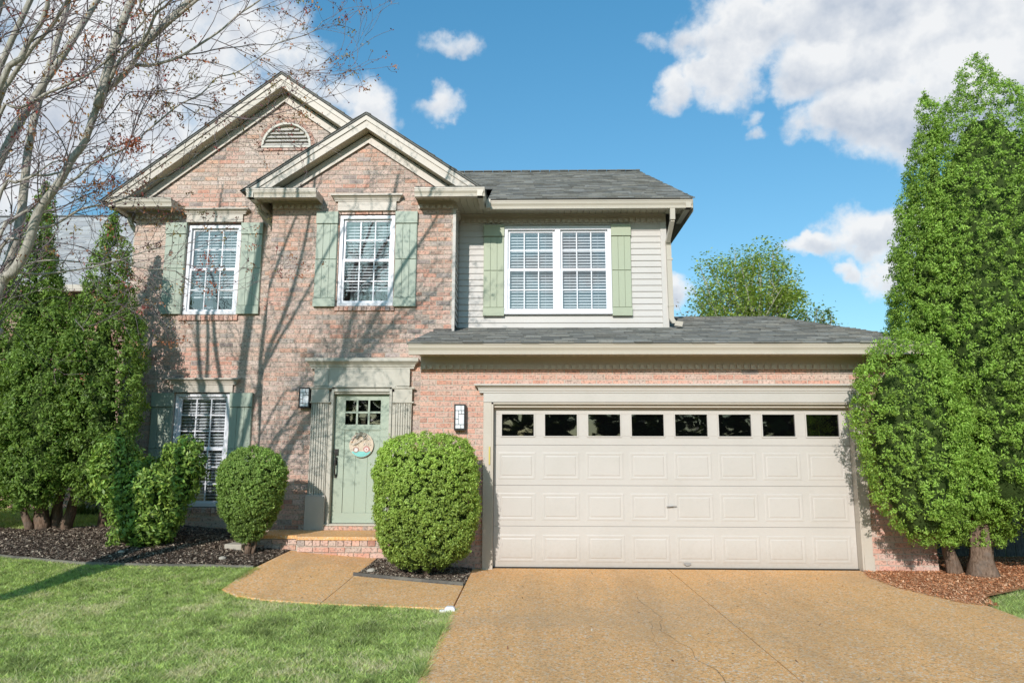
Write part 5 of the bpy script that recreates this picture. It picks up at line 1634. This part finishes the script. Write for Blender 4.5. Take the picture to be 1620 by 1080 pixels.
def far_tree(name, label, base, ht, bodies, n, leaf, col, tip, seed, group=None, twigs=30, open_=.5, cat='tree', bare=0):
    root = empty(name, base, label, cat, group)
    r = random.Random(seed); mb = MB(); b = Vector(base)
    P = []; N = []
    tip_p = []
    for i in range(twigs):
        bd = r.choice(bodies); c = Vector(bd[:3]); rad = bd[3]
        a = r.uniform(0, 6.28); e = r.uniform(-.3, 1.3)
        tgt = c + Vector((math.cos(a) * math.cos(e) * rad, math.sin(a) * math.cos(e) * rad, math.sin(e) * rad * bd[4])) * r.uniform(.7, 1.05)
        st = b + Vector((0, 0, ht * r.uniform(.25, .6))); mid = st.lerp(tgt, .5) + Vector((r.gauss(0, .2), 0, r.uniform(.1, .5)))
        L = smooth_line([st, mid, tgt], 4); mb.tube(L, .06, .008, 5)
        tip_p += L[3:]
        for k in range(3):
            q = L[-2 - k]; d = (L[-1] - L[-3]).normalized() + Vector((r.gauss(0, .6), r.gauss(0, .6), r.gauss(.3, .4)))
            e_ = q + d.normalized() * r.uniform(.3, .8); mb.tube([q, q.lerp(e_, .5) + Vector((0, 0, .04)), e_], .014, .005, 4); tip_p += [q.lerp(e_, .5), e_, e_ + Vector((0, 0, .1))]
    stuff(mb.build('branches', BARKM, root, fix=False))
    trunk(root, [base, (base[0], base[1], base[2] + ht * .6)], .2, .1, BARKM, seed=seed)
    rg = np.random.default_rng(seed)
    k1 = int(n * open_)
    tp = np.array([tuple(p) for p in tip_p]); i1 = rg.integers(0, len(tp), k1)
    P1 = tp[i1] + rg.normal(0, .20, (k1, 3))
    P2 = []
    while len(P2) < n - k1:
        bd = bodies[rg.integers(0, len(bodies))]
        v = rg.normal(0, 1, 3); v /= np.linalg.norm(v); v *= bd[3] * rg.uniform(.35, 1) ** .5; v[2] *= bd[4]
        p = np.array(bd[:3]) + v
        if noise.noise(Vector(tuple(p * .9))) + noise.noise(Vector(tuple(p * 2.4))) * .5 > -.02: P2.append(p)
    P = np.vstack([P1, np.array(P2)])
    N = np.tile(np.array([[0, 0, .4]]), (len(P), 1))
    leaf_cloud('crown', P, N, leaf, LEAF, root, col, .4, .2, .03, .6, tipcol=tip, seed=seed)
    return root


far_tree('leafy_tree', 'airy light green tree in fresh leaf rising behind the garage roof', (10.0, 22, 0), 9,
         [(9.8, 22, 8.6, 2.2, 1.0), (10.7, 22, 9.2, 1.5, 1.35), (8.6, 22, 8.5, 1.5, 1.2), (11.4, 22, 7.9, 1.3, .8), (9.3, 22, 7.4, 1.9, .8)], 21000, .14, (.34, .42, .12), (.46, .55, .17), 91, twigs=70, open_=.55)
far_tree('leafy_tree', 'slim sparse young tree at the right of the airy tree behind the garage roof', (12.9, 22, 0), 7,
         [(12.6, 22, 7.2, .55, 1.4), (13.3, 22, 7.2, .35, 2.2)], 1500, .13, (.22, .30, .08), (.32, .40, .12), 92, twigs=14, open_=.6)
far_tree('bronze_tree', 'low bronze and green treetop peeping over the roof beside the downspout', (5.9, 16, 0), 5.5,
         [(5.9, 16, 5.9, .75, .7), (5.3, 16, 5.8, .6, .7)], 1500, .10, (.25, .14, .045), (.17, .22, .05), 93, twigs=16, open_=.4)
far_tree('leafy_tree', 'dark distant tree just above the neighbouring roof at the far left', (-20.6, 18, 0), 10,
         [(-20.6, 18, 9.3, 1.9, 1.0)], 2600, .16, (.05, .075, .04), None, 94, twigs=24, open_=.5)

# ------------------------------------------------------------------ neighbour's house, fence
nb = empty('neighbour_house', (-11, 6, .3), 'neighbouring house with pale grey shingled roof and brick wall, behind the left arborvitae', 'house')
n0 = 4.6
holes = [(-9.9, -9.0, 1.2, 2.7)]
m_ = MB(); m_.box(-18, -7.55, n0 + .02, n0 + .2, .2, 4.75); m_.box(-7.75, -7.56, n0 + .21, 12, .2, 4.75)
nbw = m_.build('wall', MORTAR, nb)
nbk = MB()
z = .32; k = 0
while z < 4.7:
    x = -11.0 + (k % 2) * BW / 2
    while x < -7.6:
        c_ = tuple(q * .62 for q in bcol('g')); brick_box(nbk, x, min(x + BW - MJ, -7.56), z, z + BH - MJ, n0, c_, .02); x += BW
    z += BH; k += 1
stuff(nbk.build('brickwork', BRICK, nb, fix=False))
m_ = MB(); zr = 4.72; sr_ = .68; yr = 8.35
m_.add([(-19, 4.1, zr), (-7.25, 4.1, zr), (-7.25, yr, zr + sr_ * (yr - 4.1)), (-19, yr, zr + sr_ * (yr - 4.1)), (-19, 12.6, zr), (-7.25, 12.6, zr)], [(0, 1, 2, 3), (3, 2, 5, 4), (1, 5, 2)], (.30, .30, .31))
nr = m_.build('roof', SHINGLE, nb, fix=False)
_s = SHINGLE


def f_pale(t, out):
    P_ = opos(t); c = attr(t); n = t.noise(P_, 60, 3, .6)
    c = t.mix(t.m('MULTIPLY', n, .35), c, (.5, .5, .52, 1)); pbsdf(t, out, c, .9, .15, bump=n, bstr=.4, bdist=.006)
PALESH = mat('pale_shingle', f_pale)
nr.data.materials[0] = PALESH
rs = shingles(nr, (0, 4.08, zr + .003), (1, 0, 0), (0, 1, sr_), lambda v: (-15, -7.25), (yr - 4.1) * math.hypot(1, sr_), .14, .3, seed=71)
rs.data.materials[0] = PALESH
ca = rs.data.color_attributes['Col']; arr = np.empty(len(ca.data) * 4, np.float32); ca.data.foreach_get('color', arr); arr = arr.reshape(-1, 4); arr[:, :3] = arr[:, :3] * .75 + .24; ca.data.foreach_set('color', arr.ravel())
m_ = MB(); m_.box(-19, -7.25, yr - .08, yr + .08, zr + sr_ * (yr - 4.1) + .005, zr + sr_ * (yr - 4.1) + .03, (.12, .12, .13)); m_.build('ridge_cap', SHINGLE, nr)
m_ = MB(); m_.box(-19, -7.25, 4.0, 4.09, zr - .12, zr + .01); m_.build('gutter', TRIM, nb)
m_ = MB(); m_.box(-7.86, -7.60, n0 - .05, n0 - .002, 1.35, 2.3); m_.build('stone_quoin', CONC, nb)

fn = empty('picket_fence', (7, 1.6, 0), 'grey weathered plank fence in deep shade behind the right arborvitae trunks', 'fence')
m_ = MB(); m_.box(5.2, 10.5, 1.66, 1.70, .35, .44); m_.build('rail', WOODF, fn)
m_ = MB(); m_.box(5.2, 10.5, 1.66, 1.70, 1.35, 1.44); m_.build('rail', WOODF, fn)
pk = MB(); pk.prism([(0, 0), (.128, 0), (.128, 1.74), (.10, 1.80), (.028, 1.80), (0, 1.74)], 'y', 0, .018)
pm = None; x = 5.22; i = 0
while x < 10.4:
    if pm is None: o = pk.build('plank', WOODF, fn); pm = o.data
    else: o = link_obj('plank', pm, fn)
    o.location = (x, 1.64 + random.uniform(-.004, .004), -.01 + random.uniform(-.01, .01)); x += .142

# conduit loop by the garage corner
m_ = MB(); m_.tube([(5.22, .35, .9), (5.20, .34, .5), (5.24, .32, .3), (5.34, .28, .2), (5.45, .25, .19)], .016, .016, 8)
o = m_.build('conduit_pipe', GREYM, smooth=True); o['label'] = 'thin grey conduit pipe curving to the ground beside the garage brick corner'; o['category'] = 'pipe'

# ------------------------------------------------------------------ small things on the ground
m_ = MB(); m_.prism([(-3.98, .05), (-3.74, .02), (-3.70, .42), (-3.94, .46)], 'z', H(-3.8, .2) - .02, H(-3.8, .2) + .07)
o = m_.build('splash_block', CONC, bevel=.012); o['label'] = 'tan concrete splash block on the mulch beside the clipped boxwood stem'; o['category'] = 'splash block'
m_ = MB(); m_.box(-.80, -.70, -2.46, -2.40, .0, .035); m_.prism([(-.80, .035), (-.70, .035), (-.72, .055), (-.78, .055)], 'y', -2.455, -2.405); m_.box(-.845, -.801, -2.45, -2.41, 0, .022)
o = m_.build('drain_outlet', WHITE, bevel=.004); o['label'] = 'small white plastic drain outlet at the corner of lawn, walkway and driveway'; o['category'] = 'drain outlet'


def stone(x, y, s, label, group=None, flat=.5):
    bm = bmesh.new(); bmesh.ops.create_icosphere(bm, subdivisions=2, radius=s)
    for v in bm.verts:
        v.co *= 1 + .25 * noise.noise(v.co * 14 + Vector((x, y, 0))); v.co.z *= flat
    me = bpy.data.meshes.new('stone'); bm.to_mesh(me); bm.free(); me.materials.append(CONC)
    o = link_obj('stone', me); o.location = (x, y, H(x, y) + .02 + s * flat * .4); o['label'] = label; o['category'] = 'stone'
    if group: o['group'] = group


stone(-1.90, -.62, .055, 'round grey stone on the dark mulch near the walkway edge')
stone(-3.78, -.45, .045, 'small pale stone on the mulch between edging and clipped boxwood')
stone(-5.05, -.45, .04, 'small pale stone on the mulch under the glossy V-shaped shrub')
for i, (x, y) in enumerate(((-.05, -1.9), (1.25, -3.3), (2.3, -2.75))):
    pass

# bark chips, needles and grass
r = np.random.default_rng(8)


def scatter(poly, n, holes=()):
    xs = [p[0] for p in poly]; ys = [p[1] for p in poly]
    x = r.uniform(min(xs), max(xs), n); y = r.uniform(min(ys), max(ys), n)
    k = in_poly(x, y, poly)
    for h in holes: k &= ~in_poly(x, y, h)
    return x[k], y[k]


def chips(name, poly, n, size, cols, off, parent):
    x, y = scatter(poly, n); n = len(x); z = Hn(x, y) + off + r.uniform(0, .012, n)
    a = r.uniform(0, 6.28, n); tl = r.normal(0, .35, n); s = size * r.uniform(.4, 1.6, n); w = s * r.uniform(.2, .5, n)
    U = np.stack([np.cos(a), np.sin(a), tl], 1); V_ = np.stack([-np.sin(a), np.cos(a), r.normal(0, .35, n)], 1); P = np.stack([x, y, z], 1)
    U *= s[:, None]; V_ *= w[:, None]
    VV = np.stack([P - U - V_, P + U - V_ * .6, P + U * .8 + V_, P - U * .9 + V_ * .8], 1).reshape(-1, 3)
    c = np.array(cols)[r.integers(0, len(cols), n)] * r.uniform(.7, 1.3, n)[:, None]
    o = raw_mesh(name, VV, np.arange(n * 4, dtype=np.int32).reshape(-1, 4), CHIP, parent, np.repeat(c, 4, axis=0)); stuff(o)
    return o


o = chips('bark_chips', BEDL, 90000, .0125, [(.09, .065, .05), (.18, .135, .105), (.27, .205, .155), (.055, .042, .035), (.46, .38, .29)], .014, None)
o['label'] = 'dark brown bark chips covering the left mulch bed'; o['category'] = 'bark chips'
o = chips('bark_chips', BEDR, 34000, .011, [(.09, .065, .05), (.18, .135, .105), (.28, .21, .16), (.055, .042, .035), (.46, .39, .30)], .014, None)
o['label'] = 'dark brown bark chips in the small bed under the large boxwood'; o['category'] = 'bark chips'
PIN2 = [(4.2, .03), (4.05, -.5), (4.08, -1.2), (4.3, -1.9), (4.55, -2.1), (4.75, -1.55), (5.2, -1.25), (5.7, -.95), (6.6, -.65), (8.5, -.35), (9.5, .35), (9.5, 1.3), (5.2, 1.3), (5.2, .03)]
o = chips('shredded_mulch', PIN2, 90000, .011, [(.52, .22, .10), (.62, .30, .16), (.38, .15, .07), (.72, .44, .27), (.56, .26, .13)], .022, None)
o['label'] = 'reddish shredded mulch under the right arborvitae spilling onto the driveway'; o['category'] = 'mulch'


def grass(name, polys, n, hgt, wid, label, holes=(), seed=1, falloff=True):
    Xs = []; Ys = []
    for poly, k in zip(polys, n):
        x, y = scatter(poly, k, holes); Xs.append(x); Ys.append(y)
    x = np.concatenate(Xs); y = np.concatenate(Ys); n = len(x)
    nz = np.array([noise.noise(Vector((a * .8, b * 1.1, 0))) for a, b in zip(x[::1], y[::1])]); nz2 = np.array([noise.noise(Vector((a * 3.3, b * 4, 5))) for a, b in zip(x, y)])
    dry = (r.random(n) < np.clip((nz2 * .9 + nz * .8 - .05) * 1.5, .04, .85)) * r.uniform(.5, 1, n)
    dark = np.clip((-nz * .7 - nz2 * .8 - .25) * 2.5, 0, 1)
    tuft = np.array([noise.noise(Vector((a * 11, b * 14, 9))) for a, b in zip(x, y)])
    h = hgt * r.uniform(.45, 1.35, n) * (1 + .5 * dark)
    w = wid * r.uniform(.7, 1.3, n)
    a = r.uniform(0, 6.28, n); ln = r.uniform(.4, 2.0, n) * h; b = r.uniform(0, 6.28, n)
    z = Hn(x, y) - .012
    B = np.stack([x, y, z], 1); W_ = np.stack([np.cos(a), np.sin(a), np.zeros(n)], 1) * w[:, None] * .5
    Tp = B + np.stack([np.cos(b) * ln, np.sin(b) * ln, h], 1)
    Vt = np.stack([B - W_, B + W_, Tp], 1).reshape(-1, 3)
    green = np.array([[.37, .465, .155]]) * r.uniform(.5, 1.55, n)[:, None]; yel = np.array([[.49, .58, .22]])
    c = np.where((r.random(n) < .25)[:, None], yel * r.uniform(.8, 1.15, n)[:, None], green)
    c = c * (1 - .34 * dark[:, None]) * (1 + .70 * tuft[:, None]); c = c * (1 - dry[:, None]) + np.array([[.70, .64, .42]]) * r.uniform(.8, 1.15, n)[:, None] * dry[:, None]
    o = raw_mesh(name, Vt, np.arange(n * 3, dtype=np.int32).reshape(-1, 3), GRASSM, None, np.repeat(np.clip(c, 0, .8), 3, axis=0)); stuff(o)
    o['label'] = label; o['category'] = 'grass'; return o


LAWNP = [(-.735, -8.5), (-.735, -2.38), (-2.05, -2.17), (-2.64, -2.03), (-3.0, -1.87), (-3.28, -1.62), (-3.29, -.9), (-3.26, -.70), (-3.84, -.76), (-4.4, -.84), (-5.25, -.90), (-6.36, -.66), (-7.2, -.39), (-8.2, .06), (-9.8, .5), (-9.8, -8.5)]
NEAR = [(-.735, -6), (-5.2, -6), (-6.6, -3.6), (-6.6, -2.0), (-.735, -2.0)]
def isect(poly):   # near strip gets denser grass
    return poly
VIS = [(-.725, -5.0), (-.735, -2.38), (-2.05, -2.17), (-2.64, -2.03), (-3.0, -1.87), (-3.28, -1.62), (-3.29, -.9), (-3.26, -.70), (-3.84, -.745), (-4.4, -.825), (-5.25, -.885), (-6.36, -.645), (-7.2, -.375), (-7.7, -.15), (-6.0, -2.2), (-3.7, -5.0)]
grass('grass', [LAWNP, VIS], [70000, 400000], .030, .0105,
      'short green lawn with dry tan patches left of the driveway')
# ragged fringe along the pavings
grass('grass', [[(-.71, -8), (-.71, -2.36), (-.78, -2.36), (-.78, -8)], [(-3.24, -1.70), (-2.64, -2.02), (-2.05, -2.15), (-.72, -2.33), (-.72, -2.46), (-2.05, -2.28), (-2.64, -2.14), (-3.26, -1.78)], [(-3.26, -1.7), (-3.22, -.75), (-3.33, -.75), (-3.34, -1.7)]],
      [9000, 11000, 4500], .040, .010, 'ragged grass fringe hanging over the walkway and driveway edges')
grass('grass', [[(-16, 1.95), (-9.6, 1.95), (-8.2, 1.15), (-7.1, .8), (-6.4, 1.2), (-6.35, 4.4), (-16, 4.4)]], [90000], .05, .010, 'sunlit strip of grass seen under the left arborvitae')
grass('grass', [[(4.44, -2.4), (4.55, -2.0), (4.8, -1.62), (5.2, -1.3), (5.7, -1.0), (6.6, -.72), (8, -.5), (8, -3.4), (4.36, -3.4)]], [80000], .04, .0065, 'small lawn patch with a bare pale edge at the right of the driveway')

# trees across the street, behind the photographer: they show as the dark reflection in the garage panes
V = []
rg = np.random.default_rng(55)
P = []
for i in range(17):
    cx = -48 + i * 6 + rg.normal(0, 1); cy = -46 + rg.normal(0, 2.5); hh = rg.uniform(6.5, 9.5); w = rg.uniform(3.0, 4.2)
    n = 1500; v = rg.normal(0, 1, (n, 3)); v /= np.linalg.norm(v, axis=1)[:, None]; v *= rg.uniform(.3, 1, n)[:, None] ** .4
    P.append(np.stack([cx + v[:, 0] * w, cy + v[:, 1] * w, hh * .5 + v[:, 2] * hh * .52], 1))
P = np.vstack(P); Nn = np.tile(np.array([[0, 0, .4]]), (len(P), 1))
o = leaf_cloud('treeline', P, Nn, .9, LEAF, None, (.12, .16, .07), .4, .2, 0, .8, seed=56); stuff(o)
o['label'] = 'row of leafy trees across the street, seen only as reflection in the garage panes'; o['category'] = 'trees'

o = chips('leaf_litter', [(-.7, -6), (4.3, -6), (4.4, -2.0), (4.2, .0), (-.4, .0), (-.7, -.1)], 260, .010, [(.16, .09, .05), (.10, .06, .035), (.40, .30, .18), (.60, .52, .40), (.20, .08, .05)], .018, None)
o['label'] = 'scattered bits of bark and dry leaf lying on the driveway'; o['category'] = 'litter'
o = chips('leaf_litter', WALK, 110, .009, [(.16, .09, .05), (.10, .06, .035), (.36, .14, .08)], .026, None)
o['label'] = 'few dark bits of bark and seed lying on the walkway'; o['category'] = 'litter'
